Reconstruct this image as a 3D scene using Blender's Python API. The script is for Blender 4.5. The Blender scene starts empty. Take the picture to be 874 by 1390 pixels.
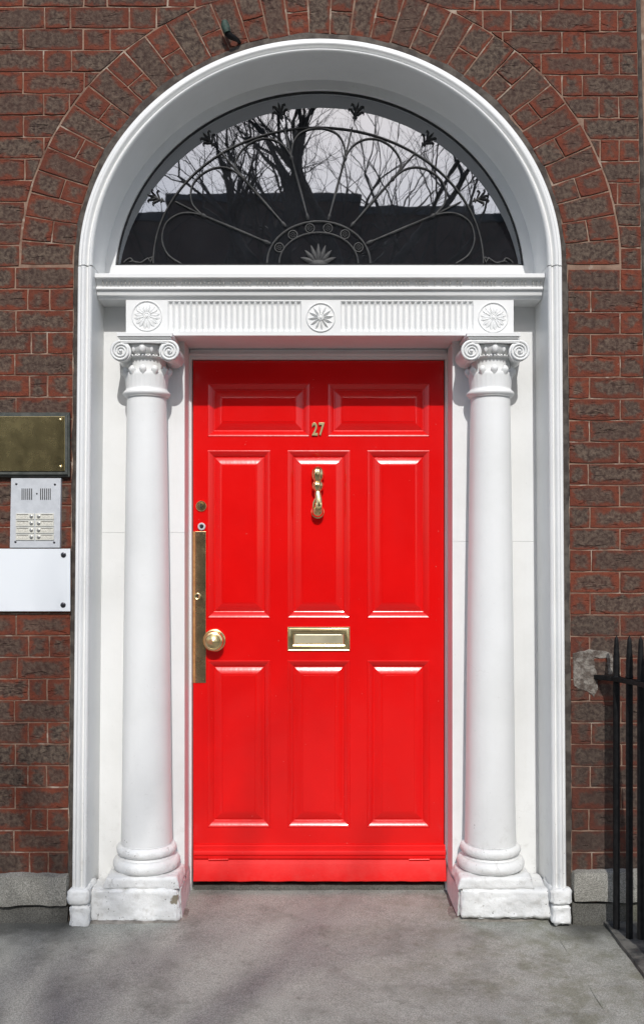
import bpy, bmesh, math, random
from mathutils import Vector, noise as mnoise
R = math.radians
random.seed(7)
S = bpy.context.scene
COL = S.collection

# ------------------------------------------------------------------ camera
CX, CZ, D, F = -0.026, 1.431, 3.6, 1303.2        # camera x, eye height, distance to the doorcase face, focal length (photo px)
cam_d = bpy.data.cameras.new('camera'); cam = bpy.data.objects.new('camera', cam_d); COL.objects.link(cam)
cam.location = (CX, -D, CZ); cam.rotation_euler = (R(90), 0, 0)
cam_d.sensor_fit = 'HORIZONTAL'; cam_d.sensor_width = 36.0; cam_d.lens = 36.0 * F / 874.0
cam_d.shift_x = 12.0 / 874.0; cam_d.shift_y = 45.0 / 874.0
cam_d.clip_start = 0.05; cam_d.clip_end = 600
S.camera = cam

# ------------------------------------------------------------------ sky, sun, exposure
SUN_EL, SUN_AZ = R(40), R(3)                      # azimuth towards +x from the street side (-y)
sun_dir = Vector((math.sin(SUN_AZ)*math.cos(SUN_EL), -math.cos(SUN_AZ)*math.cos(SUN_EL), math.sin(SUN_EL)))
W = bpy.data.worlds.new('World'); S.world = W; W.use_nodes = True
wn = W.node_tree.nodes; wl = W.node_tree.links
sky = wn.new('ShaderNodeTexSky'); sky.sky_type = 'NISHITA'; sky.sun_disc = False
sky.sun_elevation = SUN_EL; sky.sun_rotation = R(180) - SUN_AZ
sky.air_density = 1.0; sky.dust_density = 1.6; sky.ozone_density = 1.0
bg = wn['Background']; bg.inputs['Strength'].default_value = 0.13
wl.new(sky.outputs['Color'], bg.inputs['Color'])
sun_d = bpy.data.lights.new('sun', 'SUN'); sun_d.energy = 2.75; sun_d.angle = R(0.6); sun_d.color = (1.0, 0.98, 0.945)
sun = bpy.data.objects.new('sun', sun_d); COL.objects.link(sun)
sun.rotation_euler = sun_dir.to_track_quat('Z', 'Y').to_euler()
S.view_settings.view_transform = 'Standard'; S.view_settings.look = 'None'
S.view_settings.exposure = 0.1; S.view_settings.gamma = 1.0; S.view_settings.use_curve_mapping = False

# ------------------------------------------------------------------ measuring: photo pixel + depth behind the doorcase face -> metres
def X(px, d): return CX + (px - 425.0) * (D + d) / F
def Z(py, d): return CZ - (py - 740.0) * (D + d) / F
def L(px, d): return px * (D + d) / F

# ------------------------------------------------------------------ mesh builder
def origin_of(o):
    return Vector(o['o_']) if o is not None and 'o_' in o else Vector((0, 0, 0))

class MB:
    def __init__(s): s.v = []; s.f = []
    def add(s, vs, fs):
        n = len(s.v); s.v += [tuple(p) for p in vs]; s.f += [tuple(i + n for i in q) for q in fs]
        return s
    def box(s, x0, x1, y0, y1, z0, z1):
        x0, x1 = min(x0, x1), max(x0, x1); y0, y1 = min(y0, y1), max(y0, y1); z0, z1 = min(z0, z1), max(z0, z1)
        v = [(x0,y0,z0),(x1,y0,z0),(x1,y1,z0),(x0,y1,z0),(x0,y0,z1),(x1,y0,z1),(x1,y1,z1),(x0,y1,z1)]
        return s.add(v, [(0,3,2,1),(4,5,6,7),(0,1,5,4),(1,2,6,5),(2,3,7,6),(3,0,4,7)])
    def tube(s, pts, r, n=8, sx=1.0, cap=True):
        pts = [Vector(p) for p in pts]; m = len(pts)
        rr = r if isinstance(r, (list, tuple)) else [r] * m
        vs = []; prev = None
        for i, p in enumerate(pts):
            t = (pts[min(i+1, m-1)] - pts[max(i-1, 0)])
            t = t.normalized() if t.length > 1e-9 else Vector((0,0,1))
            if prev is None:
                a = Vector((0,1,0)) if abs(t.y) < 0.9 else Vector((1,0,0))
                u = t.cross(a).normalized()
            else:
                u = (prev - t * prev.dot(t)); u = u.normalized() if u.length > 1e-6 else t.orthogonal().normalized()
            prev = u; w = t.cross(u)
            for k in range(n):
                an = 2*math.pi*k/n
                vs.append(p + u*math.cos(an)*rr[i] + w*math.sin(an)*rr[i]*sx)
        fs = []
        for i in range(m-1):
            for k in range(n):
                a = i*n+k; b = i*n+(k+1) % n
                fs.append((a, b, b+n, a+n))
        if cap:
            fs.append(tuple(range(n-1, -1, -1))); fs.append(tuple(range((m-1)*n, m*n)))
        return s.add(vs, fs)
    def lathe(s, prof, c, axis='z', n=32, rip=None, close=True):
        """prof: (r, h) pairs; axis 'z' (h up) or 'y' (h towards the street, -y)."""
        vs = []; m = len(prof)
        for r, h in prof:
            for k in range(n):
                an = 2*math.pi*k/n
                q = r * (rip(h, an) if rip else 1.0)
                if axis == 'z': vs.append((c[0]+q*math.cos(an), c[1]+q*math.sin(an), c[2]+h))
                else: vs.append((c[0]+q*math.cos(an), c[1]-h, c[2]+q*math.sin(an)))
        fs = []
        for i in range(m-1):
            for k in range(n):
                a = i*n+k; b = i*n+(k+1) % n
                fs.append((a, b, b+n, a+n))
        if close:
            fs.append(tuple(range(n-1, -1, -1))); fs.append(tuple(range((m-1)*n, m*n)))
        return s.add(vs, fs)
    def ball(s, c, r, seg=12, rings=8):
        r = r if isinstance(r, tuple) else (r, r, r)
        vs = [(c[0], c[1], c[2]-r[2])]
        for i in range(1, rings):
            th = -math.pi/2 + math.pi*i/rings
            for k in range(seg):
                a = 2*math.pi*k/seg
                vs.append((c[0]+r[0]*math.cos(th)*math.cos(a), c[1]+r[1]*math.cos(th)*math.sin(a), c[2]+r[2]*math.sin(th)))
        vs.append((c[0], c[1], c[2]+r[2])); fs = []
        for k in range(seg):
            fs.append((0, 1+(k+1) % seg, 1+k))
            for i in range(rings-2):
                a = 1+i*seg+k; b = 1+i*seg+(k+1) % seg
                fs.append((a, b, b+seg, a+seg))
            a = 1+(rings-2)*seg
            fs.append((a+k, a+(k+1) % seg, len(vs)-1))
        return s.add(vs, fs)
    def extrude_y(s, poly, y0, y1, bev=0.0):
        """poly: (x, z) outline, front face at y0, back at y1."""
        n = len(poly); cx = sum(p[0] for p in poly)/n; cz = sum(p[1] for p in poly)/n
        vs = [(p[0], y1, p[1]) for p in poly]
        fs = []
        if bev:
            vs += [(p[0], y0+bev, p[1]) for p in poly]
            ins = []
            for p in poly:
                d = math.hypot(p[0]-cx, p[1]-cz) or 1
                ins.append((p[0]-(p[0]-cx)/d*bev, p[1]-(p[1]-cz)/d*bev))
            vs += [(p[0], y0, p[1]) for p in ins]; lay = 3
        else:
            vs += [(p[0], y0, p[1]) for p in poly]; lay = 2
        for j in range(lay-1):
            for i in range(n):
                a = j*n+i; b = j*n+(i+1) % n
                fs.append((a, b, b+n, a+n))
        fs.append(tuple(range((lay-1)*n, lay*n)))
        return s.add(vs, fs)
    def sweep(s, prof, frames, cap=True):
        """frames: list of (x, z, nx, nz) with inward normal; prof: (inward offset, y)."""
        m = len(prof); vs = []
        for x, z, nx, nz in frames:
            for u, y in prof: vs.append((x+nx*u, y, z+nz*u))
        fs = []
        for i in range(len(frames)-1):
            for k in range(m-1):
                a = i*m+k
                fs.append((a, a+1, a+m+1, a+m))
        if cap:
            fs.append(tuple(range(m-1, -1, -1))); e = (len(frames)-1)*m; fs.append(tuple(range(e, e+m)))
        return s.add(vs, fs)
    def gridbox(s, x0, x1, y0, y1, z0, z1, step, amp, freq, seed=0.0, taper=0.0, rnd=0.0):
        """a box of small quads pushed in and out by noise: hand-worked stone and thick paint."""
        bm = bmesh.new()
        nx, ny, nz = [max(1, round((b-a)/step)) for a, b in ((x0,x1),(y0,y1),(z0,z1))]
        cache = {}
        def vv(i, j, k):
            key = (i, j, k)
            if key not in cache:
                p = Vector((x0+(x1-x0)*i/nx, y0+(y1-y0)*j/ny, z0+(z1-z0)*k/nz))
                c = Vector(((x0+x1)/2, (y0+y1)/2, p.z))
                if taper: p.x += (p.x-c.x)/max(1e-6, abs(x1-x0)/2)*taper*(1-k/nz)
                ex = Vector((-1 if i == 0 else 1 if i == nx else 0, -1 if j == 0 else 1 if j == ny else 0, -1 if k == 0 else 1 if k == nz else 0))
                if rnd and (abs(ex.x)+abs(ex.y)+abs(ex.z)) > 1: p -= ex*rnd*0.5*(1 + mnoise.noise(p*9+Vector((seed,0,0))))
                q = p*freq + Vector((seed, seed*1.7, 3.1))
                h = mnoise.fractal(q, 0.8, 2.1, 4)
                p += ex.normalized()*h*amp if ex.length else Vector()
                cache[key] = bm.verts.new(p)
            return cache[key]
        def face(*ids):
            try: bm.faces.new([vv(*t) for t in ids])
            except ValueError: pass
        for i in range(nx):
            for k in range(nz):
                face((i,0,k),(i+1,0,k),(i+1,0,k+1),(i,0,k+1)); face((i,ny,k),(i,ny,k+1),(i+1,ny,k+1),(i+1,ny,k))
        for j in range(ny):
            for k in range(nz):
                face((0,j,k),(0,j,k+1),(0,j+1,k+1),(0,j+1,k)); face((nx,j,k),(nx,j+1,k),(nx,j+1,k+1),(nx,j,k+1))
        for i in range(nx):
            for j in range(ny):
                face((i,j,0),(i,j+1,0),(i+1,j+1,0),(i+1,j,0)); face((i,j,nz),(i+1,j,nz),(i+1,j+1,nz),(i,j+1,nz))
        bm.verts.index_update()
        s.add([v.co.copy() for v in bm.verts], [[v.index for v in f.verts] for f in bm.faces]); bm.free()
        return s
    def build(s, name, mat, parent=None, smooth=None, bevel=0.0, seg=2, uv=False):
        xs = [p[0] for p in s.v]; ys = [p[1] for p in s.v]; zs = [p[2] for p in s.v]
        o_ = Vector(((min(xs)+max(xs))/2, (min(ys)+max(ys))/2, (min(zs)+max(zs))/2)) if parent is not None else Vector(((min(xs)+max(xs))/2, (min(ys)+max(ys))/2, min(zs)))
        me = bpy.data.meshes.new(name)
        me.from_pydata([(p[0]-o_.x, p[1]-o_.y, p[2]-o_.z) for p in s.v], [], s.f)
        bm = bmesh.new(); bm.from_mesh(me); bmesh.ops.recalc_face_normals(bm, faces=bm.faces); bm.to_mesh(me); bm.free()
        me.materials.append(mat)
        if smooth is not None:
            for p in me.polygons: p.use_smooth = True
            me.set_sharp_from_angle(angle=R(smooth))
        o = bpy.data.objects.new(name, me); COL.objects.link(o)
        o.location = o_ - origin_of(parent); o['o_'] = list(o_)
        if parent is not None: o.parent = parent
        if bevel:
            b = o.modifiers.new('bevel', 'BEVEL'); b.width = bevel; b.segments = seg; b.limit_method = 'ANGLE'; b.angle_limit = R(40)
        return o

def thing(name, label, cat, loc, group=None):
    o = bpy.data.objects.new(name, None); COL.objects.link(o); o.location = loc; o['o_'] = list(loc)
    o.empty_display_size = 0.1
    return tag(o, label, cat, group)
def tag(o, label, cat, group=None):
    o['label'] = label; o['category'] = cat
    if group: o['group'] = group
    return o
def kind(o, k): o['kind'] = k; return o

# ------------------------------------------------------------------ materials
class NT:
    def __init__(s, name):
        s.m = bpy.data.materials.new(name); s.m.use_nodes = True
        s.n = s.m.node_tree.nodes; s.l = s.m.node_tree.links; s.b = s.n['Principled BSDF']
    def node(s, t, **kw):
        x = s.n.new(t)
        for k, v in kw.items(): setattr(x, k, v)
        return x
    def put(s, sock, v):
        if hasattr(v, 'is_linked') or hasattr(v, 'links'): s.l.new(v, sock)
        elif isinstance(v, (tuple, list)) and len(v) == 3 and sock.type == 'RGBA': sock.default_value = (*v, 1)
        else: sock.default_value = v
    def math(s, op, a, b=None, c=None, clamp=False):
        x = s.node('ShaderNodeMath', operation=op, use_clamp=clamp); s.put(x.inputs[0], a)
        if b is not None: s.put(x.inputs[1], b)
        if c is not None: s.put(x.inputs[2], c)
        return x.outputs[0]
    def vmath(s, op, a, b):
        x = s.node('ShaderNodeVectorMath', operation=op); s.put(x.inputs[0], a); s.put(x.inputs[1], b); return x.outputs[0]
    def noise(s, scale, detail=4, rough=0.6, vec=None, dist=0.0):
        x = s.node('ShaderNodeTexNoise'); x.inputs['Scale'].default_value = scale; x.inputs['Detail'].default_value = detail
        x.inputs['Roughness'].default_value = rough; x.inputs['Distortion'].default_value = dist
        s.l.new(vec if vec is not None else s.pos(), x.inputs['Vector']); return x.outputs['Fac']
    def voro(s, scale, vec=None):
        x = s.node('ShaderNodeTexVoronoi'); x.inputs['Scale'].default_value = scale
        s.l.new(vec if vec is not None else s.pos(), x.inputs['Vector']); return x.outputs['Distance']
    def pos(s):
        if not hasattr(s, '_p'): s._p = s.node('ShaderNodeNewGeometry').outputs['Position']
        return s._p
    def xyz(s):
        if not hasattr(s, '_x'):
            x = s.node('ShaderNodeSeparateXYZ'); s.l.new(s.pos(), x.inputs[0]); s._x = x.outputs
        return s._x
    def step(s, v, a, b, inv=False):
        x = s.node('ShaderNodeMapRange', interpolation_type='SMOOTHSTEP'); s.put(x.inputs[0], v)
        x.inputs[1].default_value = a; x.inputs[2].default_value = b
        x.inputs[3].default_value = 1.0 if inv else 0.0; x.inputs[4].default_value = 0.0 if inv else 1.0
        return x.outputs[0]
    def mix(s, f, a, b, blend='MIX'):
        x = s.node('ShaderNodeMix', data_type='RGBA', blend_type=blend); s.put(x.inputs[0], f); s.put(x.inputs[6], a); s.put(x.inputs[7], b)
        return x.outputs[2]
    def bump(s, h, strength=0.3, dist=0.01):
        x = s.node('ShaderNodeBump'); x.inputs['Strength'].default_value = strength; x.inputs['Distance'].default_value = dist
        s.l.new(h, x.inputs['Height'])
        if getattr(s, '_bump', None) is not None: s.l.new(s._bump, x.inputs['Normal'])
        s._bump = x.outputs[0]; s.l.new(x.outputs[0], s.b.inputs['Normal']); return x.outputs[0]
    def set(s, **kw):
        for k, v in kw.items(): s.put(s.b.inputs[k.replace('_', ' ')], v)
        return s

def simple(name, c1, c2=None, scale=30, rough=0.5, metal=0.0, bump=0.0, bscale=60, bdist=0.004, coat=0.0):
    t = NT(name)
    t.set(Base_Color=t.mix(t.step(t.noise(scale), 0.35, 0.65), c1, c2) if c2 else c1, Roughness=rough, Metallic=metal)
    if coat: t.set(Coat_Weight=coat, Coat_Roughness=0.08)
    if bump: t.bump(t.noise(bscale, 5), bump, bdist)
    return t.m

def white_paint(name, wear):
    t = NT(name); z = t.xyz()['Z']
    base = t.mix(t.step(t.noise(3.0, 5), 0.35, 0.7), (0.80, 0.805, 0.80), (0.75, 0.755, 0.745))
    low = t.step(z, 0.02, 0.55, inv=True)
    grime = t.math('MULTIPLY', t.step(t.noise(22, 8, 0.7), 0.50, 0.80), t.math('ADD', t.math('MULTIPLY', low, 0.55), 0.05 + 0.2*wear))
    c = t.mix(grime, base, (0.40, 0.385, 0.35))
    spot = t.math('MULTIPLY', t.step(t.noise(70, 3, 0.5), 0.70-0.03*wear, 0.74), t.math('ADD', low, 0.10))
    c = t.mix(t.math('MULTIPLY', spot, 0.75, clamp=True), c, (0.16, 0.15, 0.13))
    streak_v = t.node('ShaderNodeMapping'); streak_v.inputs['Scale'].default_value = (26, 26, 1.2); t.l.new(t.pos(), streak_v.inputs[0])
    st = t.step(t.noise(1.0, 4, 0.6, streak_v.outputs[0]), 0.55, 0.85)
    c = t.mix(t.math('MULTIPLY', st, 0.16), c, (0.55, 0.54, 0.50))
    vo = t.node('ShaderNodeTexVoronoi', feature='DISTANCE_TO_EDGE'); vo.inputs['Scale'].default_value = 3.3
    nw = t.node('ShaderNodeTexNoise'); nw.inputs['Scale'].default_value = 6; nw.inputs['Detail'].default_value = 5; t.l.new(t.pos(), nw.inputs['Vector'])
    sc = t.node('ShaderNodeVectorMath', operation='SCALE'); t.l.new(nw.outputs['Color'], sc.inputs[0]); sc.inputs['Scale'].default_value = 0.5
    t.l.new(t.vmath('ADD', t.pos(), sc.outputs[0]), vo.inputs['Vector'])
    hair = t.math('MULTIPLY', t.step(vo.outputs['Distance'], 0.007, 0.002), t.step(t.noise(2.7, 3), 0.58, 0.66))
    c = t.mix(t.math('MULTIPLY', hair, 0.2), c, (0.35, 0.34, 0.31))
    t.set(Base_Color=c, Roughness=t.math('MULTIPLY_ADD', t.noise(9, 3), 0.2, 0.30 + 0.15*wear), Specular_IOR_Level=0.4)
    t.bump(t.noise(14, 4), 0.12 + 0.25*wear, 0.006)
    t.bump(t.noise(110, 3), 0.10 + 0.2*wear, 0.002)
    return t
WHITE = white_paint('white gloss paint', 0.0).m
_w = white_paint('weathered white paint', 1.0)
_v = _w.node('ShaderNodeTexVoronoi', feature='DISTANCE_TO_EDGE'); _v.inputs['Scale'].default_value = 9
_wv = _w.node('ShaderNodeTexNoise'); _wv.inputs['Scale'].default_value = 14; _wv.inputs['Detail'].default_value = 4; _w.l.new(_w.pos(), _wv.inputs['Vector'])
_sc = _w.node('ShaderNodeVectorMath', operation='SCALE'); _w.l.new(_wv.outputs['Color'], _sc.inputs[0]); _sc.inputs['Scale'].default_value = 0.16
_w.l.new(_w.vmath('ADD', _w.pos(), _sc.outputs[0]), _v.inputs['Vector'])
_cr = _w.math('MULTIPLY', _w.step(_v.outputs['Distance'], 0.022, 0.006), _w.step(_w.noise(7, 3), 0.60, 0.70))
_kn = _w.step(_w.noise(38, 5, 0.65), 0.68, 0.70)
_cc = _w.mix(_w.math('MULTIPLY', _cr, 0.5), _w.b.inputs['Base Color'].links[0].from_socket, (0.13, 0.12, 0.105))
_cc = _w.mix(_w.math('MULTIPLY', _kn, 0.6), _cc, (0.30, 0.275, 0.235))
_w.set(Base_Color=_cc); _w.bump(_w.math('SUBTRACT', 1.0, _cr), 0.5, 0.004)
_w.bump(_w.noise(26, 4, 0.6), 0.55, 0.010)
# one corner of the left plinth is knocked bare down to the stone
_d = _w.node('ShaderNodeVectorMath', operation='DISTANCE'); _w.l.new(_w.pos(), _d.inputs[0]); _d.inputs[1].default_value = (X(238, 0.03), 0.03, Z(1221, 0.03))
_f = _w.step(_w.math('MULTIPLY_ADD', _w.noise(45, 4), 0.05, _d.outputs['Value']), 0.037, 0.046, inv=True)
_w.set(Base_Color=_w.mix(_f, _w.b.inputs['Base Color'].links[0].from_socket, (0.27, 0.235, 0.175)))
WORN = _w.m

def red_paint():
    t = NT('red gloss paint')
    c = t.mix(t.step(t.noise(4, 4), 0.35, 0.7), (0.75, 0.0035, 0.003), (0.70, 0.003, 0.0028))
    chips = t.step(t.noise(95, 2, 0.5), 0.765, 0.785)
    c = t.mix(t.math('MULTIPLY', chips, 0.5), c, (0.7, 0.25, 0.22))
    low = t.step(t.xyz()['Z'], 0.03, 0.20, inv=True)
    dust = t.math('MULTIPLY', low, t.step(t.noise(18, 6, 0.7), 0.3, 0.8))
    c = t.mix(t.math('MULTIPLY', dust, 0.13), c, (0.62, 0.20, 0.17))
    t.set(Base_Color=c, Roughness=t.math('MULTIPLY_ADD', t.noise(12, 4), 0.10, 0.19), Specular_IOR_Level=0.4, Coat_Weight=0.4, Coat_Roughness=0.05)
    mp = t.node('ShaderNodeMapping'); mp.inputs['Scale'].default_value = (60, 60, 5); t.l.new(t.pos(), mp.inputs[0])
    t.bump(t.noise(1.0, 3, 0.5, mp.outputs[0]), 0.10, 0.003)
    t.bump(t.noise(10, 3), 0.10, 0.006)
    return t.m
RED = red_paint()
RED_WORN = red_paint()
RED_WORN.name = 'weathered red paint'; _b = RED_WORN.node_tree.nodes['Principled BSDF']
for _l in list(_b.inputs['Roughness'].links): RED_WORN.node_tree.links.remove(_l)
_b.inputs['Roughness'].default_value = 0.55; _b.inputs['Coat Weight'].default_value = 0.0; _b.inputs['Specular IOR Level'].default_value = 0.25

def brick_mat():
    t = NT('weathered red brick')
    uv = t.node('ShaderNodeUVMap', uv_map='UVMap'); dm = t.node('ShaderNodeUVMap', uv_map='size'); rn = t.node('ShaderNodeUVMap', uv_map='chance')
    su = t.node('ShaderNodeSeparateXYZ'); t.l.new(uv.outputs[0], su.inputs[0])
    sd = t.node('ShaderNodeSeparateXYZ'); t.l.new(dm.outputs[0], sd.inputs[0])
    sr = t.node('ShaderNodeSeparateXYZ'); t.l.new(rn.outputs[0], sr.inputs[0])
    u, v = su.outputs[0], su.outputs[1]; w, h = sd.outputs[0], sd.outputs[1]; r1, r2 = sr.outputs[0], sr.outputs[1]
    eu = t.math('MULTIPLY', t.math('MINIMUM', u, t.math('SUBTRACT', 1.0, u)), w)
    ev = t.math('MULTIPLY', t.math('MINIMUM', v, t.math('SUBTRACT', 1.0, v)), h)
    e = t.math('MINIMUM', eu, t.math('MULTIPLY', ev, 1.5))
    off = t.node('ShaderNodeCombineXYZ'); t.l.new(t.math('MULTIPLY', r1, 13.0), off.inputs[0]); t.l.new(t.math('MULTIPLY', r2, 17.0), off.inputs[2])
    p = t.vmath('ADD', t.pos(), off.outputs[0])
    n1 = t.noise(20, 5, 0.66, p, 0.4)
    e2 = t.math('ADD', t.math('ADD', e, t.math('MULTIPLY_ADD', n1, 0.095, -0.050)), t.math('MULTIPLY_ADD', r1, 0.018, -0.009))
    soot = t.step(e2, 0.000, 0.026)
    soot = t.math('MULTIPLY', soot, t.math('MULTIPLY_ADD', r1, 0.15, 0.82, clamp=True))
    red = t.mix(r2, (0.128, 0.038, 0.023), (0.185, 0.048, 0.026))
    nr = t.noise(42, 5, 0.65, p)
    red = t.mix(t.step(nr, 0.42, 0.72), red, (0.105, 0.032, 0.023))
    red = t.mix(t.math('MULTIPLY', t.step(nr, 0.33, 0.20), 0.8), red, (0.34, 0.065, 0.025))
    n3 = t.noise(64, 5, 0.66, p, 0.15)
    dark = t.mix(t.step(n3, 0.34, 0.68), (0.040, 0.030, 0.026), (0.150, 0.116, 0.088))
    tint = t.math('FRACT', t.math('MULTIPLY', r2, 7.3))
    dark = t.mix(t.math('MULTIPLY', tint, 0.45), dark, (0.070, 0.038, 0.030))
    c = t.mix(soot, red, dark)
    pale = t.step(t.noise(85, 3, 0.6, p), 0.73, 0.77)
    c = t.mix(t.math('MULTIPLY', pale, 0.5), c, (0.38, 0.33, 0.28))
    pits = t.step(t.noise(55, 2, 0.5, p, 1.0), 0.29, 0.24)
    c = t.mix(t.math('MULTIPLY', pits, 0.7), c, (0.02, 0.016, 0.015))
    # soot and damp along the foot of the wall
    damp = t.math('MULTIPLY', t.step(t.xyz()['Z'], 0.15, 0.5, inv=True), t.step(t.noise(6, 5), 0.35, 0.7))
    c = t.mix(t.math('MULTIPLY', damp, 0.5), c, (0.05, 0.038, 0.032))
    # the lower wall right of the door is darker
    low_right = t.math('MULTIPLY', t.step(t.xyz()['X'], 0.85, 0.95), t.step(t.xyz()['Z'], 1.5, 0.7))
    c = t.mix(t.math('MULTIPLY', low_right, 0.35), c, (0.045, 0.034, 0.030))
    t.set(Base_Color=c, Roughness=0.88, Specular_IOR_Level=0.2)
    t.bump(n3, 0.8, 0.007)
    t.bump(t.noise(120, 3, 0.6, p), 0.35, 0.003)
    mp = t.node('ShaderNodeMapping'); mp.inputs['Scale'].default_value = (9, 20, 38); t.l.new(p, mp.inputs[0])
    crease = t.step(t.noise(1.0, 3, 0.6, mp.outputs[0], 0.6), 0.30, 0.40)
    t.bump(crease, 0.8, 0.006)
    return t.m
BRICK = brick_mat()

def mortar_mat():
    t = NT('lime mortar')
    c = t.mix(t.step(t.noise(9, 6, 0.7), 0.35, 0.7), (0.30, 0.205, 0.152), (0.155, 0.090, 0.066))
    c = t.mix(t.math('MULTIPLY', t.step(t.noise(16, 4), 0.54, 0.68), 0.85), c, (0.42, 0.35, 0.285))
    t.set(Base_Color=c, Roughness=0.95, Specular_IOR_Level=0.1); t.bump(t.noise(180, 4), 0.5, 0.003)
    return t.m
MORTAR = mortar_mat()
CEMENT = simple('grey cement', (0.105, 0.090, 0.076), (0.048, 0.038, 0.032), 24, 0.95, bump=0.6, bscale=90, bdist=0.006)
CEMENT_LIGHT = simple('pale cement', (0.30, 0.28, 0.25), (0.17, 0.155, 0.135), 26, 0.95, bump=0.5, bscale=120)

def granite_mat(name, a, b, moss=0.0, wet=0.0):
    t = NT(name)
    g = t.step(t.noise(260, 3, 0.75), 0.38, 0.62)
    c = t.mix(g, a, b)
    c = t.mix(t.math('MULTIPLY', t.step(t.voro(330), 0.18, 0.05), 0.6), c, (0.05, 0.05, 0.05))
    c = t.mix(t.math('MULTIPLY', t.step(t.noise(5, 6, 0.7), 0.45, 0.72), 0.5), c, (a[0]*0.55, a[1]*0.54, a[2]*0.50))
    c = t.mix(t.math('MULTIPLY', t.step(t.noise(40, 5, 0.7), 0.58, 0.72), 0.35), c, (0.09, 0.085, 0.08))
    if moss:
        mm = t.math('MULTIPLY', t.step(t.noise(7, 6, 0.7), 0.42, 0.66), t.step(t.xyz()['X'], -0.3, 1.0))
        c = t.mix(t.math('MULTIPLY', mm, moss), c, (0.125, 0.125, 0.07))
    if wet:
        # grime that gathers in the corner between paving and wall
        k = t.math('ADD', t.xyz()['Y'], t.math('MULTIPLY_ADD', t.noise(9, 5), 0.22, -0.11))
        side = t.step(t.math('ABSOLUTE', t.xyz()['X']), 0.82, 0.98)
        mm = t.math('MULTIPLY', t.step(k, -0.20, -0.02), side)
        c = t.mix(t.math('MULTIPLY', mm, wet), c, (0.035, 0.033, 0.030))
    t.set(Base_Color=c, Roughness=0.9, Specular_IOR_Level=0.2)
    t.bump(t.noise(150, 4, 0.7), 0.45, 0.004); t.bump(t.noise(14, 5), 0.35, 0.012)
    return t.m
PAVE = granite_mat('granite paving', (0.235, 0.238, 0.215), (0.43, 0.432, 0.392), moss=0.55, wet=0.75)
GRANITE = granite_mat('rough granite', (0.17, 0.165, 0.145), (0.40, 0.385, 0.345), moss=0.0)
GRANITE_DARK = granite_mat('stained granite', (0.07, 0.068, 0.06), (0.16, 0.155, 0.14), moss=0.3)

def brass_mat(name, c, rough, dull):
    t = NT(name)
    c2 = t.mix(t.math('MULTIPLY', t.step(t.noise(20, 6, 0.7), 0.4, 0.75), dull), c, (c[0]*0.35, c[1]*0.32, c[2]*0.3))
    t.set(Base_Color=c2, Metallic=1.0, Roughness=t.math('MULTIPLY_ADD', t.noise(14, 4), 0.2, rough))
    t.bump(t.noise(40, 3), 0.04, 0.002)
    return t.m
BRASS = brass_mat('polished brass', (0.90, 0.72, 0.38), 0.13, 0.25)
BRASS_PLATE = brass_mat('rubbed brass plate', (0.74, 0.60, 0.33), 0.16, 0.5)
BRASS_DULL = brass_mat('satin brass', (0.46, 0.37, 0.18), 0.16, 0.22)
BRASS_NUM = brass_mat('dulled brass', (0.50, 0.41, 0.22), 0.34, 0.3)
STEEL = simple('brushed aluminium', (0.62, 0.64, 0.67), (0.56, 0.58, 0.61), 40, 0.4, metal=0.15)
def _iron():
    m_ = simple('black iron paint', (0.005, 0.005, 0.0055), (0.011, 0.011, 0.0115), 50, 0.6, bump=0.5, bscale=70, bdist=0.004)
    m_.node_tree.nodes['Principled BSDF'].inputs['Specular IOR Level'].default_value = 0.18; return m_
IRON = _iron()
TRACERY = simple('dark grey ironwork', (0.016, 0.016, 0.017), (0.036, 0.036, 0.036), 60, 0.55, metal=0.0, bump=0.3, bscale=120)
SLATE = simple('dark painted wood', (0.045, 0.052, 0.046), (0.085, 0.088, 0.078), 30, 0.45, bump=0.3, bscale=80)
BUTTON = simple('grey push button', (0.34, 0.34, 0.33), None, rough=0.3, metal=0.5)
PLASTIC = simple('ivory plastic', (0.66, 0.65, 0.58), (0.60, 0.59, 0.53), 50, 0.4)
PAPER = simple('name card', (0.74, 0.72, 0.64), (0.50, 0.48, 0.42), 260, 0.6)
BLANK = simple('white acrylic', (0.80, 0.83, 0.86), None, rough=0.3)
BLACK = simple('black void', (0.008, 0.008, 0.008), None, rough=0.8)
DARKSCREW = simple('dark steel', (0.06, 0.06, 0.07), None, rough=0.3, metal=0.7)
WOOD = simple('bare varnished wood', (0.46, 0.24, 0.09), (0.38, 0.18, 0.06), 60, 0.45)
VERDIGRIS = simple('verdigris copper', (0.035, 0.075, 0.055), (0.02, 0.03, 0.025), 90, 0.7, bump=0.5)
HALL = simple('dark hall paint', (0.05, 0.05, 0.055), None, rough=0.8)
BARK = simple('bark', (0.045, 0.038, 0.032), (0.075, 0.065, 0.055), 14, 0.95, bump=0.8, bscale=20, bdist=0.02)
TERRACE = simple('terrace brick', (0.10, 0.055, 0.042), (0.075, 0.045, 0.036), 5, 0.9)
ROOF = simple('terrace slate', (0.05, 0.052, 0.058), (0.07, 0.07, 0.075), 6, 0.6)
ASPHALT = simple('asphalt', (0.045, 0.045, 0.046), (0.065, 0.064, 0.062), 60, 0.9, bump=0.5, bscale=200)
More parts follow.
